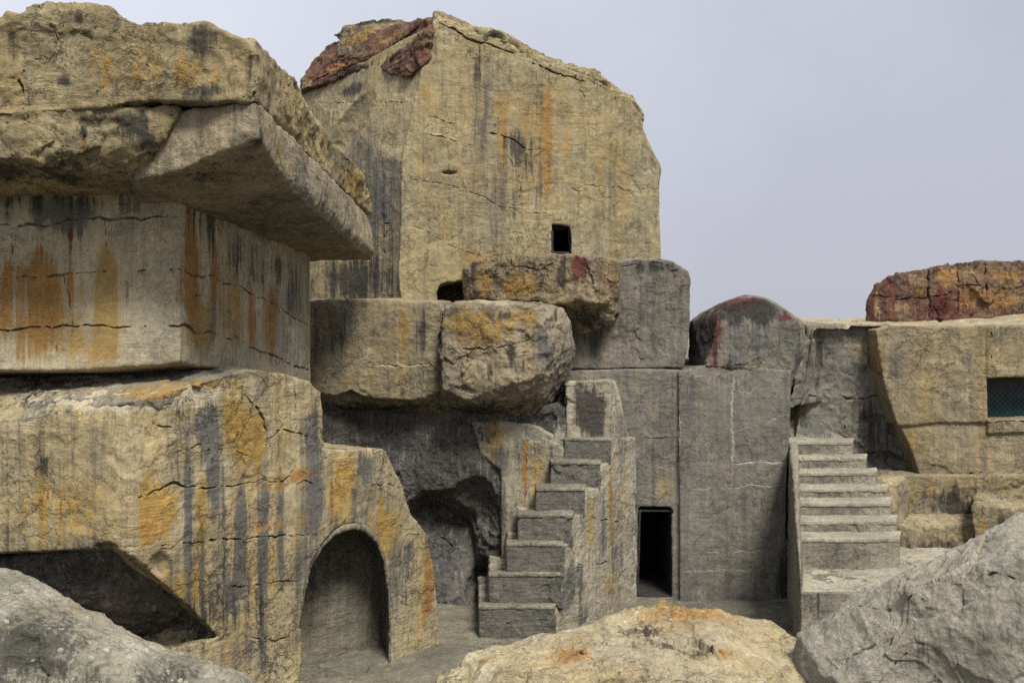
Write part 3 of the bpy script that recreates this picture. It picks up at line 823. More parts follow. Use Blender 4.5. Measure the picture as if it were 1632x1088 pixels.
# red weathered crust on the shoulder
cr = rock('red_crust', M_RED, [hull([P(482, 145, 25.4), P(481, 132, 25.6), P(500, 108, 25.6), P(528, 72, 25.6), P(545, 68, 25.4), P(600, 110, 23.95), P(640, 100, 23.4), P(688, 70, 22.6), P(690, 30, 22.75), P(655, 42, 24.2), PZ(482, 28, 11.9), PZ(690, 27, 12.8), P(530, 70, 27.5)]),
                           hull([P(598, 106, 23.72), P(648, 126, 22.74), P(686, 94, 22.49), P(692, 40, 22.5), P(640, 78, 23.1), P(690, 60, 24), P(640, 110, 24)])],
    voxel=0.026, seed=8, warp=0.07, amp=(0.06, 0.05, 0.02), facet=0.06, facet_size=0.35, strata=0.04, parent=tw,
    cracks=[([(500, 130), (560, 105), (620, 75), (670, 45)], 0.05, 0.08), ([(540, 100), (600, 90)], 0.05, 0.06)],
    stains_shade=[('ochre', 620, 62, 40, 10, 12, 0.7), ('pale', 590, 95, 30, 8, 10, 0.6), ('orange', 540, 108, 30, 10, 10, 0.8), ('dark', 640, 70, 30, 10, 10, 0.6), ('dark', 570, 110, 40, 10, 12, 0.6), ('pale', 490, 134, 10, 10, 10, 0.8)])
ridge_px = [(692, 26, 22.5), (704, 27, 22.5), (735, 43, 22.6), (770, 52, 22.7), (800, 56, 22.8), (832, 76, 22.95), (880, 101, 23.1), (940, 120, 23.3), (985, 148, 23.5), (1010, 162, 23.62), (1024, 184, 23.7)]
rp = []
for (xa, ya, Ya), (xb, yb, Yb) in zip(ridge_px[:-1], ridge_px[1:]):
    rp.append(hull([P(xa, ya - 1, Ya + 0.13), P(xb, yb - 1, Yb + 0.13), P(xa, ya + 11, Ya + 0.14), P(xb, yb + 10, Yb + 0.14), P(xa, ya - 6, Ya + 0.9), P(xb, yb - 6, Yb + 0.9), P(xa, ya + 17, Ya + 1.0), P(xb, yb + 15, Yb + 1.0)]))
rock('roof_crust', M_CAP, rp, voxel=0.024, seed=38, warp=0.06, amp=(0.05, 0.05, 0.02), facet=0.07, facet_size=0.28, parent=tw,
     stains_shade=[('dark', 760, 62, 60, 14, 10, 0.7), ('dark', 900, 118, 60, 14, 10, 0.7), ('dark', 1000, 165, 30, 14, 14, 0.6), ('red', 820, 75, 40, 8, 10, 0.5), ('red', 960, 135, 40, 8, 8, 0.6)])
cs = rock('crest_stone', M_RUST, [hull([P(541, 88, 24.7), P(540, 64, 24.9), P(548, 42, 24.9), P(600, 33, 24.6), P(640, 30, 24.3), P(652, 36, 24.3), P(630, 62, 24.0), P(600, 74, 24.2), P(560, 84, 24.5), PZ(545, 27, 12.6), PZ(650, 27, 12.9), PZ(545, 27, 12.0)]),
                           hull([P(532, 56, 25.2), P(552, 50, 25.0), P(545, 66, 25.1), P(560, 58, 25.6), P(548, 46, 25.8)])],
    voxel=0.024, seed=9, warp=0.05, facet=0.05, facet_size=0.35,
    stains_shade=[('ochre', 590, 58, 40, 20, 20, 0.9), ('dark', 600, 36, 50, 6, 6, 0.8), ('dark', 535, 56, 14, 8, 8, 0.9), ('dark', 650, 45, 10, 14, 14, 0.6)], parent=tw)

# ------------------------------------------------------------------ shelves in the middle
sh = rock('shelf_block', M_SHELF,
    [hull([P(440, 479, 21.32), P(640, 477, 21.02), P(703, 482, 20.92), P(710, 500, 20.9), P(703, 560, 20.9), P(705, 624, 20.9), P(655, 637, 20.98), P(600, 629, 21.06), P(520, 628, 21.18), P(440, 620, 21.3),
           P(702, 664, 21.6), P(600, 652, 21.8), P(440, 645, 22.0), PZ(440, 24.5, 6.6), PZ(730, 24.5, 6.6), PZ(440, 24.5, 4.2), PZ(730, 24.5, 4.2)])],
    [hull([P(500, 640, 20.5), P(560, 622, 20.5), P(600, 640, 20.5), P(560, 622, 21.35), P(500, 645, 21.4), P(600, 645, 21.3)]), ball(P(655, 478, 20.9), (0.4, 0.3, 0.05), (0, 0.06, 0))],
    voxel=0.028, seed=11, cut=0.75, warp=0.035, facet=0.045, facet_size=0.7,
    cracks=[([(706, 500), (701, 540), (704, 600)], 0.035, 0.05)],
    joints=[([(587, 480), (587, 580)], 0.02, 0.012, 0.2, 0.5), ([(632, 480), (634, 580)], 0.02, 0.012, 0.25, 0.5), ([(500, 588), (590, 582), (700, 580)], 0.025, 0.02, 0.25, 0.5), ([(516, 590), (516, 625)], 0.02, 0.02, 0.3)],
    stains_shade=[('dark', 672, 540, 16, 60, 80, 0.6), ('ochre', 645, 540, 16, 60, 90, 0.55), ('dark', 530, 550, 40, 50, 40, 0.5), ('ochre', 580, 605, 60, 16, 16, 0.4), ('slate', 560, 510, 40, 30, 40, 0.4), ('dark', 600, 650, 140, 12, 30, 0.7)])  # the long dark strip at the bottom paints underside shade
tag(sh, 'flat-faced grey shelf block to the left of the rounded boulder', 'block')

rb = rock('rounded_boulder', M_ROUND,
    [hull([P(712, 492, 20.45), P(735, 484, 20.35), P(790, 480, 20.3), P(848, 486, 20.35), P(868, 510, 20.35), P(872, 560, 20.35), P(860, 600, 20.35), P(800, 612, 20.3), P(742, 634, 20.4), P(708, 622, 20.5), P(704, 560, 20.5),
           P(895, 496, 21.0), P(908, 522, 21.2), P(914, 556, 21.3), P(905, 590, 21.35), P(890, 622, 21.4), P(872, 656, 21.5), P(850, 672, 21.6), P(770, 668, 21.7), P(690, 660, 21.8),
           PZ(730, 24, 6.6), PZ(880, 24, 6.5), PZ(900, 24, 4.6), PZ(730, 24, 4.2)])],
    [ball(P(780, 640, 20.2), (0.9, 0.35, 0.16), (0, -0.1, 0)), ball(P(885, 500, 20.9), (0.05, 0.3, 0.3))],
    voxel=0.028, seed=12, warp=0.07, facet=0.05, amp=(0.07, 0.04, 0.015), smooth=5,
    cracks=[([(720, 550), (760, 556), (800, 552), (840, 540), (860, 530)], 0.03, 0.035), ([(868, 500), (878, 560), (868, 610)], 0.03, 0.035), ([(745, 556), (748, 600)], 0.02, 0.02)],
    stains_shade=[('ochre', 760, 520, 50, 30, 40, 0.85), ('ochre', 840, 505, 30, 20, 20, 0.7), ('slate', 870, 550, 30, 40, 60, 0.6), ('dark', 815, 560, 16, 20, 20, 0.5), ('dark', 805, 500, 12, 10, 12, 0.6), ('dark', 780, 650, 90, 20, 30, 0.7), ('pale', 880, 600, 24, 40, 50, 0.5), ('pale', 790, 480, 60, 6, 6, 0.7), ('dark', 780, 590, 6, 20, 20, 0.5), ('dark', 830, 580, 8, 20, 25, 0.5)])  # dark underside mark paints shade, pale right-side mark paints light
tag(rb, 'bulging ochre boulder with a rounded right end, jutting above the dark hollow', 'boulder')

ub = rock('rusty_boulder', M_RUST,
    [hull([P(740, 425, 21.8), P(760, 414, 21.7), P(830, 409, 21.5), P(905, 404, 21.4), P(955, 409, 21.4), P(983, 416, 21.6), P(985, 500, 21.9), P(960, 480, 21.4), P(880, 484, 21.4), P(770, 476, 21.6), P(742, 480, 21.9),
           PZ(740, 24.5, 7.4), PZ(990, 24.5, 7.5), PZ(740, 24.5, 6.4), PZ(985, 24.5, 6.3)]),
     hull([P(885, 470, 21.5), P(965, 465, 21.5), P(984, 490, 21.8), P(972, 518, 21.8), P(932, 530, 22.0), P(905, 528, 22.1), P(885, 500, 21.9), PZ(900, 24, 6.7), PZ(990, 24, 6.7), PZ(920, 24, 5.9)])],
    [ball(P(940, 492, 21.3), (0.45, 0.35, 0.16), (0, 0.3, 0))],
    voxel=0.026, seed=13, warp=0.07, facet=0.06, amp=(0.07, 0.04, 0.015), smooth=4,
    cracks=[([(793, 412), (794, 478)], 0.03, 0.04), ([(930, 410), (942, 440), (950, 470)], 0.035, 0.04), ([(965, 412), (970, 480)], 0.03, 0.04), ([(800, 424), (850, 428), (900, 415)], 0.03, 0.03)],
    stains_shade=[('ochre', 830, 455, 40, 25, 30, 0.9), ('red', 925, 425, 24, 18, 22, 0.95), ('dark', 895, 430, 14, 25, 40, 0.7), ('ochre', 775, 450, 16, 20, 30, 0.8), ('pale', 940, 462, 20, 18, 14, 0.7), ('dark', 940, 510, 50, 24, 24, 0.7), ('dark', 755, 425, 14, 14, 40, 0.6), ('orange', 815, 462, 20, 10, 10, 0.6)])  # dark mark on the lower chunk paints the shade beneath it
tag(ub, 'rusty boulder with dark red patches, lying against the foot of the tower under its window', 'boulder')

# dark hollow under the shelf
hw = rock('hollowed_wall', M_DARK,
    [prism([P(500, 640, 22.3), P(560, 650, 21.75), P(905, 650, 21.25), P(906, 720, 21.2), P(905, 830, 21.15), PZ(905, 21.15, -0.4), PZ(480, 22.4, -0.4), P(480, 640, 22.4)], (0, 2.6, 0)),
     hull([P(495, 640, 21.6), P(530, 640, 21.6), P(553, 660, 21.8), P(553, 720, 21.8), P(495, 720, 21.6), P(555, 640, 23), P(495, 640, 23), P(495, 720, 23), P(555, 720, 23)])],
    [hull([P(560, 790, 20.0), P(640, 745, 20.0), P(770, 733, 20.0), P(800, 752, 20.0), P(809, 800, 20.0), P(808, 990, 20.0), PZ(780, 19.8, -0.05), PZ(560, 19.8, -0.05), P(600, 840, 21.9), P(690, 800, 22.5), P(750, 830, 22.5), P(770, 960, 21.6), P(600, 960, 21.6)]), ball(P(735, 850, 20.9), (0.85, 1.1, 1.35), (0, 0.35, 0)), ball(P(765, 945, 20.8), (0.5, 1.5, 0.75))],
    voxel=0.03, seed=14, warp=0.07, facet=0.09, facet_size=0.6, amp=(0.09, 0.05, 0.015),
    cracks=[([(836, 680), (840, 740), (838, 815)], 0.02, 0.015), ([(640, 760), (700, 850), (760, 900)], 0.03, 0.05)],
    stains_shade=[('pale', 830, 720, 40, 40, 60, 1.0), ('pale', 870, 730, 36, 40, 80, 1.0), ('pale', 825, 780, 18, 60, 60, 1.0), ('ochre', 790, 700, 14, 30, 40, 0.9), ('orange', 838, 740, 4, 60, 70, 0.9), ('ochre', 855, 760, 14, 60, 60, 0.6), ('slate', 760, 690, 24, 20, 40, 0.8), ('pale', 690, 700, 12, 25, 35, 0.45), ('pale', 720, 700, 8, 25, 35, 0.45), ('pale', 890, 700, 14, 30, 100, 0.8)])
rock('pale_face', M_PALE, [hull([P(752, 672, 21.42), P(768, 722, 21.36), P(812, 672, 21.26), P(850, 678, 21.18), P(905, 706, 21.14), P(905, 770, 21.05), P(800, 738, 21.25), P(812, 760, 21.2), P(905, 700, 22), P(752, 672, 22), P(905, 770, 22), P(800, 740, 22)]),
    hull([P(800, 736, 21.24), P(850, 690, 21.16), P(905, 720, 21.1), P(905, 850, 21.0), P(811, 800, 21.12), P(806, 900, 21.1), PZ(900, 21.0, -0.3), PZ(802, 21.05, -0.3), PZ(799, 22, -0.3), P(808, 745, 22), PZ(905, 22, -0.3), P(905, 700, 22)])],
    voxel=0.026, seed=34, cut=0.6, parent=hw,
    cracks=[([(836, 680), (840, 740), (838, 815)], 0.02, 0.015)],
    stains_shade=[('orange', 838, 740, 6, 70, 80, 1.0), ('ochre', 790, 700, 20, 30, 50, 0.8), ('ochre', 858, 750, 24, 60, 70, 0.7), ('slate', 800, 730, 20, 30, 60, 0.7), ('slate', 880, 730, 10, 50, 60, 0.5), ('dark', 800, 900, 40, 40, 80, 0.7)])
tag(hw, 'dark hollowed-out rock wall beneath the shelf, with a pale streaked corner', 'rock wall')

# ------------------------------------------------------------------ left stairs
def stair(name, label, steps, body_pts, mat_body, mat_step, mat_tread, seed, back, right_at, stains_body=(), stains_step=(), front=0.06, cracks=()):
    """STEPS: (left px, right px, top py, bottom py, Y) for each riser, lowest first."""
    solids = []
    for k, (l, r, t, b, Y) in enumerate(steps):
        z = P(0, t, Y)[2]
        zb = -0.3
        ra = right_at(k)
        solids.append(hull([PZ(l, Y + front, z - front), PZ(r, Y + front, z - front), PZ(l, Y + front, zb), PZ(r + 1, Y + front, zb),
                            (ra[0], ra[1], z - front), (ra[2], ra[1], zb), (ra[0] - 0.1, back, z - front), (ra[2], back, zb), PZ(l, back, z - front), PZ(l, back, zb)]))
    body = rock(name, mat_body, solids + body_pts, voxel=0.022, smooth=1, seed=seed, warp=0.02, amp=(0.025, 0.02, 0.010), facet=0.03, facet_size=0.5, stains_shade=stains_body, cracks=cracks)
    for k, (l, r, t, b, Y) in enumerate(steps):
        z = P(0, t, Y)[2]
        zb = P(0, b, Y)[2] - 0.06
        Yn = steps[k + 1][4] if k + 1 < len(steps) else Y + 0.5
        zt = z - (0.035 if mat_tread is M_TREAD else 0.05)
        pts = [PZ(l - 1, Y + 0.012, zt), PZ(r + 1, Y + 0.012, zt), PZ(l - 1, Y - 0.01, zb), PZ(r + 1, Y - 0.01, zb), PZ(l - 1, Yn + 0.15, zt), PZ(r + 3, Yn + 0.15, zt), PZ(l - 1, Yn + 0.15, zb), PZ(r + 3, Yn + 0.15, zb)]
        st = rock('step', mat_step, [hull(pts)], voxel=0.018, seed=seed + 50 + k * 3, warp=0.012, amp=(0.014, 0.014, 0.007), facet=0.026, facet_size=0.35, ridge=0.01, smooth=1, parent=body, stains_shade=[s for s in stains_step])
        pts = [PZ(l - 1, Y - 0.002, z + 0.01), PZ(r + 1, Y - 0.002, z + 0.01), PZ(l - 1, Y - 0.005, zt - 0.02), PZ(r + 1, Y - 0.005, zt - 0.02), PZ(l - 2, Yn + 0.10, z + 0.016), PZ(r + 4, Yn + 0.10, z + 0.016), PZ(l - 1, Yn + 0.10, zt), PZ(r + 3, Yn + 0.10, zt)]
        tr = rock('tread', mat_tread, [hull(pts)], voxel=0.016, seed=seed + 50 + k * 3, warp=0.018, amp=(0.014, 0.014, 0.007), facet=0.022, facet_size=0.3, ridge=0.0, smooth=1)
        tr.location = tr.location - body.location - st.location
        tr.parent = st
    return tag(body, label, 'stairs')


steps_l = [(764, 882, 966, 1022, 19.40), (780, 892, 914, 966, 19.57), (808, 897, 866, 914, 19.66), (826, 911, 820, 866, 19.90), (855, 931, 778, 820, 20.26), (878, 956, 736, 778, 20.73), (901, 972, 699, 736, 21.05)]
def ra_l(k):
    return (2.70, 21.9, 2.72)
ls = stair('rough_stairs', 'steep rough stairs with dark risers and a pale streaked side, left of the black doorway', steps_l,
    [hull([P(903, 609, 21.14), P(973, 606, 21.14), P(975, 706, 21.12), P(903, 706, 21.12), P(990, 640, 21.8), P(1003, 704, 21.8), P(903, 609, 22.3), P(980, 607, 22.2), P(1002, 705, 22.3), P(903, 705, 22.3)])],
    M_STAIR, M_SHADED_RISER, M_TREAD, 16, 22.3, ra_l,
    stains_body=[('dark', 940, 650, 36, 50, 60, 0.9), ('orange', 972, 800, 5, 80, 100, 0.7), ('ochre', 995, 780, 5, 90, 100, 0.8), ('ochre', 940, 830, 12, 50, 60, 0.7), ('slate', 960, 850, 10, 60, 60, 0.5), ('slate', 910, 930, 30, 50, 60, 0.8), ('slate', 985, 880, 14, 40, 40, 0.6), ('ochre', 970, 930, 20, 50, 50, 0.5), ('slate', 930, 980, 40, 30, 40, 0.5)],
    cracks=[([(940, 822), (985, 832), (1012, 815)], 0.03, 0.03), ([(918, 905), (960, 898), (1008, 880)], 0.03, 0.04), ([(985, 895), (1000, 870)], 0.05, 0.08), ([(890, 840), (905, 870), (930, 870)], 0.025, 0.02), ([(900, 980), (935, 985)], 0.02, 0.02)])

# ------------------------------------------------------------------ wall with the doorway
Mw = stone('wall_pier_stone', (0.245, 0.22, 0.175), (0.195, 0.18, 0.152), (0.31, 0.285, 0.23), bump=0.85, seed=23, dark_streak=0.55, och_streak=0.15, web=0.4, web_scale=0.7)
dw = rock('doorway_wall', M_WALL,
    [prism([P(880, 592, 22.25), P(985, 588, 22.2), P(1086, 590, 22.15), PZ(1088, 22.15, -0.4), PZ(880, 22.25, -0.4)], (0, 4.2, 0)),
     prism([P(1083, 592, 22.05), P(1095, 590, 22.0), P(1122, 582, 22.0), P(1165, 582, 22.0), P(1200, 585, 22.0), P(1262, 590, 22.0), P(1258, 690, 22.0), P(1254, 800, 22.0), PZ(1252, 22.0, -0.4), PZ(1083, 22.05, -0.4)], (0, 4.2, 0))],
    [prism([P(1019, 814, 21.6), P(1073, 814, 21.6), PZ(1074, 21.6, 0.0), PZ(1015, 21.6, 0.0)], (0.3, 3.6, 0)), hull([P(1016, 818, 21.9), P(1024, 806, 21.9), P(1045, 800, 21.9), P(1068, 802, 21.9), P(1076, 818, 21.9), P(1018, 818, 22.45), P(1074, 818, 22.45)])],
    voxel=0.03, seed=17, cut=0.55, warp=0.035, amp=(0.04, 0.02, 0.010), facet=0.025, facet_size=0.8,
    cracks=[([(905, 590), (985, 586), (1080, 588)], 0.025, 0.03), ([(1015, 697), (1078, 698)], 0.025, 0.03), ([(1084, 665), (1140, 663)], 0.02, 0.02)],
    joints=[([(1084, 592), (1083, 700), (1081, 810)], 0.034, 0.03, 0.1, 1.0), ([(1170, 585), (1168, 740)], 0.03, 0.015, 0.1, 0.8), ([(1168, 738), (1255, 736)], 0.032, 0.02, 0.15, 1.0), ([(1084, 775), (1160, 778), (1250, 772)], 0.02, 0.012, 0.15, 0.7), ([(1090, 880), (1180, 878), (1250, 882)], 0.02, 0.015, 0.15, 0.6),
            ([(1020, 640), (1084, 636)], 0.02, 0.015, 0.25), ([(1015, 745), (1082, 743)], 0.02, 0.015, 0.25, 0.5), ([(1084, 690), (1168, 688), (1255, 660)], 0.02, 0.01, 0.2, 0.4), ([(1084, 910), (1250, 905)], 0.018, 0.01, 0.15, 0.4), ([(1168, 740), (1167, 880)], 0.018, 0.01, 0.15, 0.4),
            ([(1084, 608), (1120, 598), (1168, 590)], 0.02, 0.01, 0.1, 0.6), ([(1168, 590), (1182, 625), (1215, 620)], 0.02, 0.012, 0.1, 0.7), ([(1105, 780), (1100, 900)], 0.014, 0.008, 0.2, 0.2), ([(905, 608), (975, 606)], 0.02, 0.015, 0.2, 0.5)],
    stains_shade=[('ochre', 1060, 770, 16, 30, 30, 0.6), ('pale', 1083, 700, 3, 110, 110, 0.6), ('pale', 1168, 680, 3, 90, 60, 0.55), ('pale', 1210, 738, 40, 3, 3, 0.6), ('dark', 1240, 780, 12, 60, 90, 0.4), ('dark', 1250, 920, 14, 60, 40, 0.5), ('dark', 940, 640, 30, 40, 40, 0.4), ('ochre', 1050, 660, 20, 50, 50, 0.3), ('pale', 1180, 590, 40, 14, 18, 0.5), ('pale', 1110, 592, 20, 6, 10, 0.7)])
tag(dw, 'tall grey cut wall with pale joints and a black doorway', 'wall')
dq = [P(1019, 814, 22.12), P(1073, 814, 22.12), PZ(1074, 22.12, 0.0), PZ(1015, 22.12, 0.0)]
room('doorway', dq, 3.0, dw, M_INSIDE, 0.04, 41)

pl = rock('stone_pier', Mw,
    [prism([P(960, 420, 22.3), P(984, 416, 22.2), P(1002, 412, 22.2), P(1050, 411, 22.2), P(1073, 418, 22.2), P(1096, 432, 22.25), P(1101, 450, 22.3), P(1100, 520, 22.3), P(1091, 586, 22.25), P(880, 589, 22.35), P(880, 500, 22.35)], (0.3, 4, 0))],
    voxel=0.03, seed=18, cut=0.65, warp=0.04, amp=(0.05, 0.025, 0.012), facet=0.04, facet_size=0.6, smooth=4,
    cracks=[([(984, 416), (985, 520)], 0.03, 0.03), ([(1000, 512), (1030, 506)], 0.035, 0.04), ([(1060, 512), (1095, 528)], 0.03, 0.03), ([(990, 425), (1040, 418), (1075, 425)], 0.03, 0.03)],
    joints=[([(1018, 510), (1018, 585)], 0.02, 0.015, 0.2, 0.5)],
    stains_shade=[('dark', 1040, 424, 40, 12, 16, 0.65), ('dark', 1085, 450, 14, 20, 60, 0.4), ('pale', 1017, 470, 5, 30, 50, 0.6), ('dark', 945, 545, 40, 30, 30, 0.5), ('ochre', 1085, 440, 8, 12, 16, 0.5), ('dark', 1050, 550, 20, 30, 20, 0.4)])
tag(pl, 'grey stone pier with a darkened top, on the wall to the right of the tower', 'rock')

dm = rock('domed_rock', Mw,
    [hull([P(1124, 584, 21.98), P(1136, 540, 21.98), P(1146, 505, 22.0), P(1162, 486, 22.03), P(1192, 474, 22.08), P(1222, 480, 22.1), P(1250, 497, 22.1), P(1270, 512, 22.1), P(1278, 522, 22.2), P(1279, 562, 22.2), P(1262, 600, 22.1), P(1180, 584, 21.97),
           P(1097, 592, 23.2), P(1100, 512, 23.2), P(1125, 495, 23.2), P(1155, 480, 23.2), P(1190, 470, 23.2), P(1218, 475, 23.2), P(1245, 492, 23.2), P(1275, 512, 23.2), PZ(1110, 26, 6.0), PZ(1110, 26, 4.8), PZ(1280, 26, 6.0), PZ(1280, 26, 4.6)]),
     hull([P(1180, 580, 22.0), P(1279, 555, 22.15), P(1258, 636, 22.25), P(1250, 645, 22.3), P(1200, 592, 22.0), P(1280, 560, 24), P(1250, 645, 24)])],
    voxel=0.028, seed=19, warp=0.05, facet=0.04, facet_size=0.6, amp=(0.05, 0.03, 0.012), smooth=3,
    cracks=[([(1124, 584), (1165, 583), (1225, 580)], 0.025, 0.03), ([(1258, 520), (1240, 590)], 0.02, 0.02)],
    stains_shade=[('red', 1134, 525, 18, 50, 80, 1.3), ('red', 1165, 484, 60, 16, 14, 1.3), ('red', 1255, 508, 30, 14, 9, 0.7), ('dark', 1110, 550, 26, 70, 60, 1.2), ('dark', 1190, 495, 80, 20, 26, 0.85), ('slate', 1200, 545, 90, 60, 60, 0.5), ('dark', 1225, 500, 40, 18, 18, 0.6), ('dark', 1270, 570, 14, 40, 40, 0.5)])  # strong dark mark on the left flank paints its shaded side
tag(dm, 'dome-topped rock with a dark red crest, between the pier and the slanted recess', 'rock')

# ------------------------------------------------------------------ right side
rc = rock('recessed_rock', M_WALL,
    [prism([P(1230, 760, 23.1), P(1256, 640, 22.95), P(1275, 575, 22.85), P(1288, 530, 22.8), P(1284, 519, 22.8), P(1420, 519, 22.8), P(1480, 760, 22.95), P(1480, 860, 22.95), P(1230, 860, 23.1)], (0, 2.2, 0)),
     hull([P(1256, 650, 22.4), P(1283, 545, 22.6), P(1300, 540, 22.75), P(1310, 640, 22.85), P(1262, 640, 23.6), P(1290, 545, 24)])],
    [ball(P(1410, 735, 22.9), (0.5, 0.2, 0.25))],
    voxel=0.03, seed=20, warp=0.06, facet=0.06, facet_size=0.6, amp=(0.07, 0.04, 0.012),
    cracks=[([(1262, 636), (1300, 632), (1350, 632), (1415, 630)], 0.035, 0.05), ([(1308, 636), (1308, 690)], 0.02, 0.02), ([(1343, 655), (1345, 700)], 0.02, 0.015)],
    stains_shade=[('ochre', 1370, 560, 30, 30, 30, 0.6), ('dark', 1300, 570, 30, 40, 60, 0.6), ('dark', 1390, 680, 50, 60, 80, 0.6), ('ochre', 1350, 620, 50, 20, 20, 0.4), ('pale', 1350, 575, 30, 10, 10, 0.5), ('dark', 1370, 588, 40, 12, 14, 0.4)])
tag(rc, 'shadowy slanted rock set back behind the right-hand stairs', 'rock')

wl_ = rock('quarry_wall', M_RIGHT,
    [prism([P(1396, 526, 22.2), P(1420, 519, 22.2), P(1500, 522, 22.2), P(1582, 519, 22.2), P(1581, 672, 22.15), P(1500, 674, 22.15), P(1432, 678, 22.15), P(1412, 620, 22.18)], (0, 3, 0)),
     prism([P(1575, 519, 22.15), P(2150, 517, 22.15), P(2150, 690, 22.12), P(1575, 690, 22.12)], (0, 3, 0)),
     hull([P(1396, 526, 22.25), P(1432, 678, 22.2), P(1386, 530, 23.0), P(1432, 690, 23.0), P(1450, 600, 23.4), P(1440, 530, 23)]),
     prism([P(1434, 675, 22.22), P(2150, 671, 22.18), P(2150, 762, 22.15), P(1468, 762, 22.2), P(1455, 725, 22.2)], (0, 3, 0)),
     hull([P(1434, 672, 22.3), P(1468, 762, 22.25), P(1436, 680, 23.6), P(1468, 762, 23.6), P(1500, 690, 23)])],
    [prism([P(1582, 602, 21.8), P(1720, 600, 21.8), P(1720, 670, 21.8), P(1582, 670, 21.8)], (0.2, 1.6, 0))],
    voxel=0.03, seed=21, cut=0.6, warp=0.04, facet=0.035, facet_size=0.7, amp=(0.05, 0.03, 0.012),
    cracks=[([(1425, 677), (1500, 674), (1632, 671), (1750, 671)], 0.035, 0.06), ([(1580, 520), (1580, 600)], 0.028, 0.05), ([(1440, 756), (1500, 757), (1632, 753)], 0.03, 0.05)],
    joints=[([(1544, 560), (1543, 670)], 0.02, 0.012, 0.25, 0.5), ([(1581, 675), (1581, 698), (1612, 698), (1614, 752)], 0.024, 0.025, 0.5, 0.5), ([(1501, 680), (1501, 752)], 0.02, 0.015, 0.25, 0.5), ([(1521, 700), (1521, 752)], 0.02, 0.015, 0.2, 0.5), ([(1555, 700), (1581, 698)], 0.02, 0.015, 0.2), ([(1612, 698), (1632, 696)], 0.02, 0.02, 0.25)],
    stains_shade=[('orange', 1440, 640, 8, 60, 40, 0.35), ('ochre', 1400, 570, 10, 40, 60, 0.7), ('pale', 1490, 575, 50, 10, 8, 0.8), ('pale', 1410, 600, 8, 40, 40, 0.5), ('dark', 1500, 600, 30, 16, 30, 0.3), ('ochre', 1450, 700, 14, 20, 40, 0.6), ('dark', 1480, 545, 60, 10, 14, 0.35), ('dark', 1545, 575, 6, 20, 40, 0.3), ('dark', 1445, 720, 14, 40, 40, 0.4)])
tag(wl_, 'ochre quarry wall of big cut blocks with a dark teal window, at the right', 'wall')

# window with a mesh-covered pane
def flat_mat(name, col, rough=0.5, spec=0.5, metal=0.0):
    t = NT(name)
    v = t.n.new('ShaderNodeTexCoord').outputs['Object']
    n, _ = t.noise(v, 6.0, 5)
    c = t.mix(t.step(n, 0.35, 0.65), tuple(k * 0.7 for k in col), tuple(min(1, k * 1.25) for k in col))
    b = t.n.new('ShaderNodeBsdfPrincipled')
    t.put(b.inputs['Base Color'], c)
    b.inputs['Roughness'].default_value = rough
    b.inputs['Specular IOR Level'].default_value = spec
    b.inputs['Metallic'].default_value = metal
    o = t.n.new('ShaderNodeOutputMaterial')
    t.l.new(b.outputs[0], o.inputs['Surface'])
    return t.m


M_PANE = flat_mat('teal_pane', (0.010, 0.040, 0.046), 0.35, 0.4)
M_WIRE = flat_mat('dark_wire', (0.012, 0.030, 0.034), 0.5)
M_FRAME = flat_mat('window_frame', (0.03, 0.028, 0.026), 0.7)


def boxes(name, items, mat, parent=None, rot=None):
    bm = bmesh.new()
    for (a, b) in items:
        r = bmesh.ops.create_cube(bm, size=1.0)
        for v in r['verts']:
            v.co = Vector([(a[k] + b[k]) / 2 + v.co[k] * (b[k] - a[k]) for k in range(3)])
    bmesh.ops.bevel(bm, geom=bm.edges[:], offset=0.006, segments=1, affect='EDGES')
    me = bm_mesh(bm, name)
    me.materials.append(mat)
    o = bpy.data.objects.new(name, me)
    COL.objects.link(o)
    if parent is not None:
        o.parent = parent
        o.location = -parent.location
    return o


wx0, _, wzt = P(1583, 602, 22.3)
wx1, _, wzb = P(1720, 670, 22.3)
wy = 22.75
fr = boxes('window', [((wx0 - 0.02, wy, wzt - 0.24), (wx1, wy + 0.09, wzt + 0.05)), ((wx0 - 0.04, wy, wzb - 0.03), (wx0 + 0.03, wy + 0.09, wzt - 0.245)), ((wx0 + 0.04, wy, wzb - 0.04), (wx1, wy + 0.09, wzb + 0.03))], M_FRAME, wl_)
pn = boxes('pane', [((wx0 + 0.02, wy + 0.05, wzb), (wx1 - 0.02, wy + 0.065, wzt - 0.22))], M_PANE)
pn.parent = fr
bm = bmesh.new()
gx0, gx1, gz0, gz1 = wx0 + 0.03, wx1 - 0.03, wzb + 0.03, wzt - 0.245
for s in (-1, 1):
    k = -3.0
    while k < 4.0:
        pts = []
        # a slanted wire clipped to the pane
        for tt in np.linspace(0, 1, 60):
            z = gz0 + (gz1 - gz0) * tt
            x = gx0 + k + s * (z - gz0)
            if gx0 <= x <= gx1:
                pts.append((x, z))
        if len(pts) > 1:
            (xa, za), (xb, zb) = pts[0], pts[-1]
            d = Vector((xb - xa, 0, zb - za))
            L = d.length
            if L > 0.02:
                r = bmesh.ops.create_cone(bm, segments=5, radius1=0.004, radius2=0.004, depth=L, cap_ends=True)
                q = d.to_track_quat('Z', 'Y')
                for v in r['verts']:
                    v.co = q @ v.co + Vector(((xa + xb) / 2, wy + 0.035, (za + zb) / 2))
        k += 0.12
me = bm_mesh(bm, 'wire_mesh')
me.materials.append(M_WIRE)
wm = bpy.data.objects.new('wire_mesh', me)
COL.objects.link(wm)
wm.parent = fr

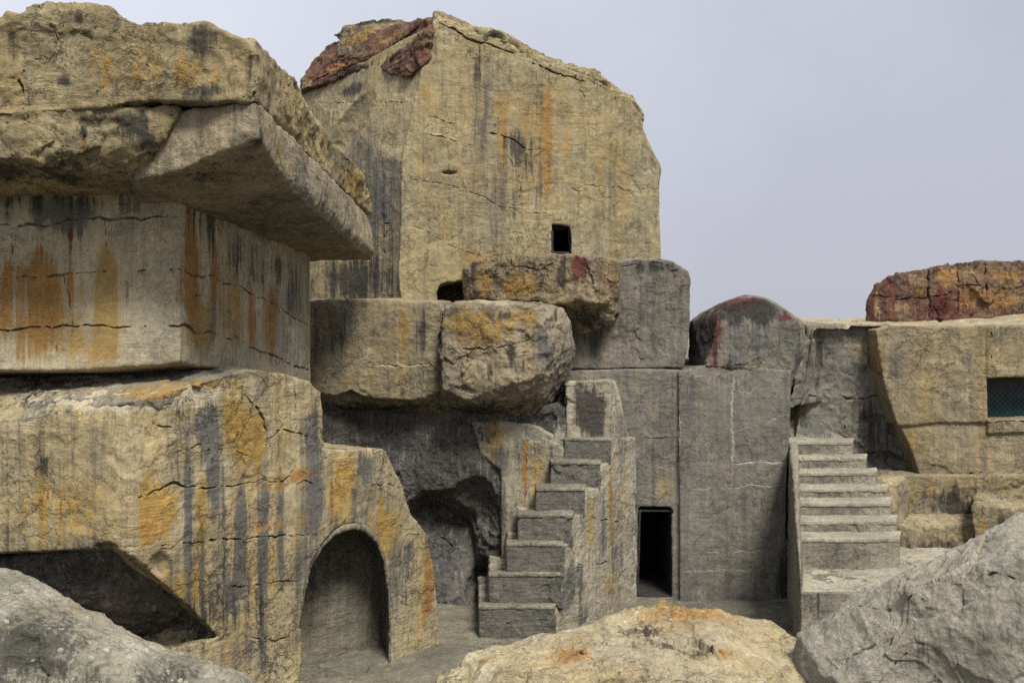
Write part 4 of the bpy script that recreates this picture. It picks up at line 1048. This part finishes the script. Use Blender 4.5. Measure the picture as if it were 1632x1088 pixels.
# lower courses at the right with the benches
lw = rock('base_course', M_RIGHT,
    [prism([P(1398, 764, 22.0), P(1450, 757, 22.0), P(2150, 755, 21.95), PZ(2150, 21.95, -0.4), PZ(1385, 22.0, -0.4)], (0, 2.0, 0)),
     hull([P(1392, 765, 21.6), P(1440, 757, 22.1), P(1420, 780, 21.4), P(1432, 850, 21.0), PZ(1432, 21.0, 1.0), PZ(1395, 21.6, 0.0), PZ(1450, 22.2, 1.0), P(1460, 757, 22.3), PZ(1395, 22.2, 0)])],
    [ball(P(1515, 805, 21.9), (0.40, 0.16, 0.38))],
    voxel=0.03, seed=22, warp=0.04, facet=0.035, facet_size=0.6,
    joints=[([(1555, 758), (1555, 800)], 0.025, 0.025, 0.3), ([(1440, 770), (1425, 800)], 0.03, 0.03, 0.3)],
    stains_shade=[('dark', 1515, 800, 34, 34, 40, 0.85), ('ochre', 1480, 780, 50, 20, 30, 0.5), ('pale', 1425, 765, 24, 6, 10, 0.8), ('dark', 1540, 790, 10, 20, 30, 0.4)])
tag(lw, 'low base course with a sooty hollow beneath the quarry wall', 'wall')
bn = rock('stone_bench', M_RIGHT,
    [hull([P(1428, 834, 20.9), P(1556, 834, 20.9), P(1430, 826, 21.4), P(1556, 826, 21.4), P(1440, 890, 20.8), P(1556, 890, 20.8), PZ(1440, 20.8, 0.3), PZ(1556, 20.8, 0.3), PZ(1435, 22, 1.9), PZ(1560, 22, 1.9), PZ(1435, 22, 0.3), PZ(1560, 22, 0.3)])],
    voxel=0.026, seed=24, warp=0.05, facet=0.04, smooth=3, stains_shade=[('dark', 1500, 866, 60, 16, 30, 0.6), ('pale', 1490, 830, 70, 6, 8, 0.8), ('ochre', 1540, 860, 20, 20, 20, 0.4)])  # pale strip paints the light falling on the bench top
tag(bn, 'low stone bench with a pale top in front of the sooty hollow', 'bench')
bn2 = rock('bench_block', M_RIGHT,
    [hull([P(1553, 808, 20.6), P(2150, 806, 20.6), P(1556, 800, 21.2), P(2150, 798, 21.2), PZ(1553, 20.5, 0.3), PZ(2150, 20.5, 0.3), PZ(1556, 22, 2.3), PZ(2150, 22, 2.3), PZ(1556, 22, 0.3), PZ(2150, 22, 0.3)])],
    voxel=0.026, seed=25, warp=0.05, facet=0.04, smooth=3, stains_shade=[('dark', 1600, 840, 26, 20, 30, 0.7), ('pale', 1600, 803, 50, 5, 6, 0.8), ('ochre', 1568, 835, 10, 20, 30, 0.5)])  # pale strip again paints a lit top edge
tag(bn2, 'taller stone bench block at the end of the low bench, above the grey boulder', 'bench')

# right stairs on their platform
steps_r = [(1275, 1431, 858, 908, 19.0), (1272, 1426, 831, 858, 19.55), (1270, 1418, 801, 831, 20.1), (1267, 1411, 779, 801, 20.6), (1264, 1393, 753, 779, 21.1), (1262, 1378, 729, 753, 21.6), (1258, 1357, 704, 729, 22.05)]
def ra_r(k):
    l, r, t, b, Y = steps_r[k]
    x = (r + 2 - CX) / F * Y
    return (x, Y + 0.75, x + 0.02)
zp = P(0, 908, 19.0)[2]
plat = hull([P(1276, 908, 19.0), PZ(1276, 17.4, zp), PZ(1440, 17.4, zp), PZ(1560, 18.6, zp), PZ(1560, 20.9, zp), PZ(1276, 20.9, zp), PZ(1276, 17.4, -0.3), PZ(1560, 17.8, -0.3), PZ(1276, 20.9, -0.3), PZ(1560, 20.9, -0.3)])
sidewall = hull([P(1257, 702, 22.3), P(1260, 706, 22.1), P(1274, 860, 19.1), P(1276, 910, 17.6), PZ(1276, 17.4, -0.3), PZ(1254, 22.1, -0.3), P(1270, 704, 22.1), PZ(1290, 17.6, -0.3), PZ(1290, 22.1, -0.3)])
upper = hull([P(1242, 652, 23.3), P(1266, 660, 23.0), P(1300, 678, 22.85), P(1340, 699, 22.8), P(1260, 702, 22.62), P(1352, 704, 22.62), P(1242, 652, 23.9), P(1350, 696, 23.9), PZ(1350, 23.9, 2), PZ(1260, 23.9, 2), PZ(1260, 22.65, 2), PZ(1350, 22.65, 2)])
rs_ = stair('cut_stairs', 'grey cut stairs with pale treads climbing beside the doorway wall', steps_r, [plat, sidewall, upper], M_TREAD, M_TREAD, M_LIT_TOP, 26, 22.8, ra_r,
    stains_body=[('dark', 1262, 850, 8, 90, 140, 0.4), ('ochre', 1262, 950, 10, 40, 50, 0.3), ('dark', 1310, 960, 40, 40, 40, 0.4), ('slate', 1300, 684, 50, 30, 16, 0.8), ('dark', 1280, 670, 30, 24, 20, 0.6), ('pale', 1360, 930, 70, 16, 30, 0.5)],
    stains_step=[])

zq = [PZ(1277, 17.45, zp), PZ(1440, 17.45, zp), PZ(1558, 17.9, zp), PZ(1558, 20.9, zp), PZ(1430, 20.9, zp), PZ(1276, 19.1, zp)]
rock('landing', M_LIT_TOP, [hull([(x, y, z + 0.02) for x, y, z in zq] + [(x, y, z - 0.12) for x, y, z in zq])], voxel=0.02, seed=45, warp=0.02, amp=(0.03, 0.02, 0.008), facet=0.03, parent=rs_,
     cracks=[([(1360, 965), (1420, 962)], 0.02, 0.02)])

# red ridge behind
rr = rock('red_ridge', M_RED,
    [prism([P(1379, 515, 27), P(1380, 480, 27), P(1392, 454, 27), P(1410, 441, 27), P(1450, 433, 27), P(1500, 424, 27), P(1560, 418, 27), P(1632, 417, 27), P(2150, 414, 27), P(2150, 530, 27), P(1380, 530, 27)], (2.6, 3, 0))],
    voxel=0.036, seed=27, warp=0.03, facet=0.09, facet_size=0.7, amp=(0.07, 0.05, 0.02), smooth=1,
    cracks=[([(1479, 428), (1480, 505)], 0.06, 0.10), ([(1568, 420), (1570, 485)], 0.06, 0.10), ([(1415, 440), (1416, 508)], 0.05, 0.07), ([(1525, 422), (1527, 500)], 0.05, 0.06), ([(1425, 477), (1478, 475), (1525, 465)], 0.045, 0.06), ([(1527, 456), (1568, 456)], 0.05, 0.07), ([(1570, 458), (1632, 457)], 0.045, 0.06), ([(1392, 470), (1416, 472)], 0.05, 0.06)],
    stains_shade=[('ochre', 1590, 475, 50, 20, 20, 0.9), ('ochre', 1600, 440, 50, 14, 16, 0.8), ('pale', 1545, 435, 14, 14, 16, 0.8), ('ochre', 1510, 440, 18, 20, 20, 0.9), ('ochre', 1545, 475, 20, 16, 20, 0.9), ('pale', 1455, 445, 24, 12, 12, 0.7), ('pale', 1395, 490, 12, 30, 20, 0.6), ('pale', 1440, 490, 30, 10, 12, 0.6), ('orange', 1465, 460, 14, 12, 12, 0.4), ('dark', 1540, 422, 80, 5, 5, 0.7), ('red', 1495, 485, 22, 24, 24, 1.0)])
tag(rr, 'rusty red cracked rock ridge along the skyline at the right', 'rock')

# ------------------------------------------------------------------ foreground boulders
b1 = rock('lichen_boulder', M_LICHEN,
    [hull([P(-160, 868, 9.6), P(-40, 895, 9.4), P(0, 912, 9.3), P(60, 933, 9.2), P(140, 972, 9.1), P(220, 1018, 9.0), P(300, 1045, 8.9), P(370, 1082, 8.8), P(410, 1100, 8.8), P(-160, 960, 8.2), P(60, 1010, 8.2), P(180, 1090, 8.2), P(-160, 1150, 7.8),
           PZ(460, 8.9, 0.0), PZ(-260, 7.6, 0.0), PZ(200, 7.9, 0.0), PZ(-260, 12, 0.0), PZ(300, 11, 0.0), P(-160, 900, 11.0), P(100, 985, 10.6), P(300, 1070, 10)])],
    voxel=0.015, seed=28, warp=0.12, facet=0.085, facet_size=0.6, amp=(0.10, 0.04, 0.012), smooth=3,
    stains_shade=[('dark', 50, 1030, 130, 60, 90, 0.75), ('dark', 250, 1080, 90, 30, 30, 0.6), ('ochre', 100, 970, 140, 40, 40, 0.35), ('pale', 60, 945, 100, 20, 20, 0.6), ('pale', 230, 1035, 60, 16, 16, 0.6)])
tag(b1, 'pale grey lichen-mottled boulder in front of the arched rock', 'boulder')
b2 = rock('golden_boulder', M_MID,
    [hull([P(690, 1092, 9.6), P(740, 1050, 9.7), P(830, 1020, 9.9), P(900, 1004, 10.1), P(985, 984, 10.3), P(1062, 971, 10.4), P(1150, 975, 10.3), P(1228, 994, 10.2), P(1290, 1030, 10.0), P(1330, 1078, 9.8), P(1345, 1100, 9.7),
           P(820, 1090, 8.9), P(1000, 1070, 8.9), P(1200, 1090, 8.9), PZ(660, 9.4, 0), PZ(1380, 9.4, 0), PZ(900, 8.4, 0), PZ(1150, 8.4, 0), PZ(760, 12, 0), PZ(1300, 12, 0), P(900, 1040, 11.4), P(1150, 1010, 11.6)])],
    voxel=0.015, seed=29, warp=0.10, facet=0.085, facet_size=0.5, amp=(0.08, 0.04, 0.012), smooth=3,
    cracks=[([(835, 1018), (850, 1045), (880, 1055)], 0.02, 0.03), ([(1090, 1035), (1140, 1042), (1190, 1055)], 0.025, 0.03), ([(880, 1040), (930, 1052), (960, 1060)], 0.025, 0.03)],
    stains_shade=[('orange', 1100, 985, 70, 8, 10, 0.6), ('orange', 1030, 1005, 14, 6, 8, 0.8), ('orange', 905, 1050, 40, 8, 8, 0.8), ('dark', 1020, 1010, 50, 10, 8, 0.6), ('dark', 1110, 1040, 50, 8, 8, 0.6), ('orange', 765, 1060, 14, 10, 12, 0.7), ('ochre', 1100, 985, 120, 14, 20, 0.6), ('orange', 1150, 1045, 20, 5, 5, 0.7), ('dark', 1060, 1030, 20, 6, 6, 0.6)])
tag(b2, 'golden cream boulder with rust flecks, in front of the doorway', 'boulder')
b3 = rock('grey_boulder', M_GREY,
    [hull([P(1268, 1008, 9.6), P(1342, 984, 9.5), P(1400, 935, 9.4), P(1432, 912, 9.4), P(1520, 872, 9.3), P(1560, 852, 9.2), P(1640, 814, 9.1), P(1800, 760, 9.0), P(1340, 1092, 8.9), P(1480, 960, 8.9), P(1640, 880, 8.5), P(1800, 850, 8.3),
           PZ(1240, 9.4, 0), PZ(1380, 8.5, 0), PZ(1850, 7.8, 0), PZ(1300, 12, 0), PZ(1850, 12, 0), P(1420, 960, 10.6), P(1800, 800, 11.0), P(1560, 890, 10.8)]),
     hull([P(1440, 935, 9.0), P(1490, 950, 8.75), P(1640, 880, 8.35), P(1800, 840, 8.1), P(1500, 1000, 8.65), P(1640, 1000, 8.2), PZ(1420, 8.6, 0), PZ(1850, 7.6, 0), PZ(1600, 9.5, 0), P(1640, 860, 9)])],
    [hull([P(1395, 1005, 8.3), P(1480, 975, 8.2), P(1540, 1010, 8.2), P(1520, 1120, 8.1), P(1420, 1120, 8.3), P(1440, 1000, 8.72), P(1500, 1030, 8.66), P(1480, 1120, 8.55)])],
    voxel=0.015, seed=30, warp=0.10, facet=0.045, facet_size=0.8, amp=(0.08, 0.03, 0.010), smooth=3,
    cracks=[([(1370, 958), (1410, 962), (1450, 950), (1490, 930)], 0.025, 0.03), ([(1330, 1060), (1400, 1010), (1470, 950), (1540, 890), (1600, 845)], 0.02, 0.025), ([(1540, 920), (1600, 915), (1640, 925)], 0.025, 0.03), ([(1400, 1085), (1445, 1040), (1470, 990)], 0.02, 0.02), ([(1500, 915), (1545, 885)], 0.02, 0.02)],
    stains_shade=[('dark', 1470, 1040, 60, 50, 60, 0.45), ('dark', 1600, 1000, 50, 30, 40, 0.4), ('pale', 1560, 905, 90, 20, 20, 0.5), ('pale', 1360, 1030, 50, 20, 40, 0.4), ('ochre', 1450, 1040, 6, 30, 30, 0.6), ('dark', 1545, 955, 8, 4, 4, 0.8)])
tag(b3, 'smooth grey boulder with a slanting ridge, filling the lower right corner', 'boulder')
nb = rock('small_boulder', M_GREY, [hull([P(1530, 872, 18.6), P(1545, 860, 18.8), P(1580, 854, 19), P(1640, 850, 19), P(1640, 920, 18.4), P(1500, 915, 18.5), P(1520, 890, 18.4), PZ(1500, 18.3, 1.2), PZ(1650, 18.3, 1.2), PZ(1520, 20, 1.2), PZ(1650, 20, 1.2), P(1640, 855, 20)])],
    voxel=0.026, seed=32, warp=0.08, smooth=5)
tag(nb, 'small grey boulder peeping over the ridge of the big grey boulder', 'boulder')

# ------------------------------------------------------------------ weeds on the skyline
M_WEED = flat_mat('dry_weed', (0.05, 0.05, 0.028), 0.9, 0.1)


def weed(px, py, Y, h, n, label):
    bm = bmesh.new()
    rr_ = random.Random(int(px))
    for k in range(n):
        a = rr_.uniform(0, 6.28)
        r = rr_.uniform(0, 0.12)
        base = Vector((r * math.cos(a), r * math.sin(a), -0.06))
        hh = h * rr_.uniform(0.4, 1.0)
        tip = base + Vector((rr_.uniform(-0.4, 0.4) * hh, rr_.uniform(-0.4, 0.4) * hh, hh))
        mid_ = (base + tip) / 2 + Vector((rr_.uniform(-0.05, 0.05), rr_.uniform(-0.05, 0.05), 0.05)) * hh
        s = Vector((math.cos(a + 1.5), math.sin(a + 1.5), 0)) * 0.012
        v = [bm.verts.new(base - s), bm.verts.new(base + s), bm.verts.new(mid_ + s * 0.8), bm.verts.new(mid_ - s * 0.8), bm.verts.new(tip)]
        bm.faces.new((v[0], v[1], v[2], v[3]))
        bm.faces.new((v[3], v[2], v[4]))
    me = bm_mesh(bm, 'weed_tuft')
    me.materials.append(M_WEED)
    o = bpy.data.objects.new('weed_tuft', me)
    COL.objects.link(o)
    o.location = P(px, py, Y)
    return tag(o, label, 'weed', 'dry weeds on the skyline')


weed(1511, 423, 28.0, 0.16, 26, 'dense dark weed tuft at the middle of the red ridge')
weed(1595, 420, 28.0, 0.22, 9, 'thin stalky weed on the red ridge, next to the frame edge')
weed(1620, 418, 28.0, 0.16, 18, 'short dark weed on the red ridge right of the thin stalks')
weed(788, 58, 23.4, 0.22, 24, 'dark weed tuft growing on the sloping roof edge of the tower')
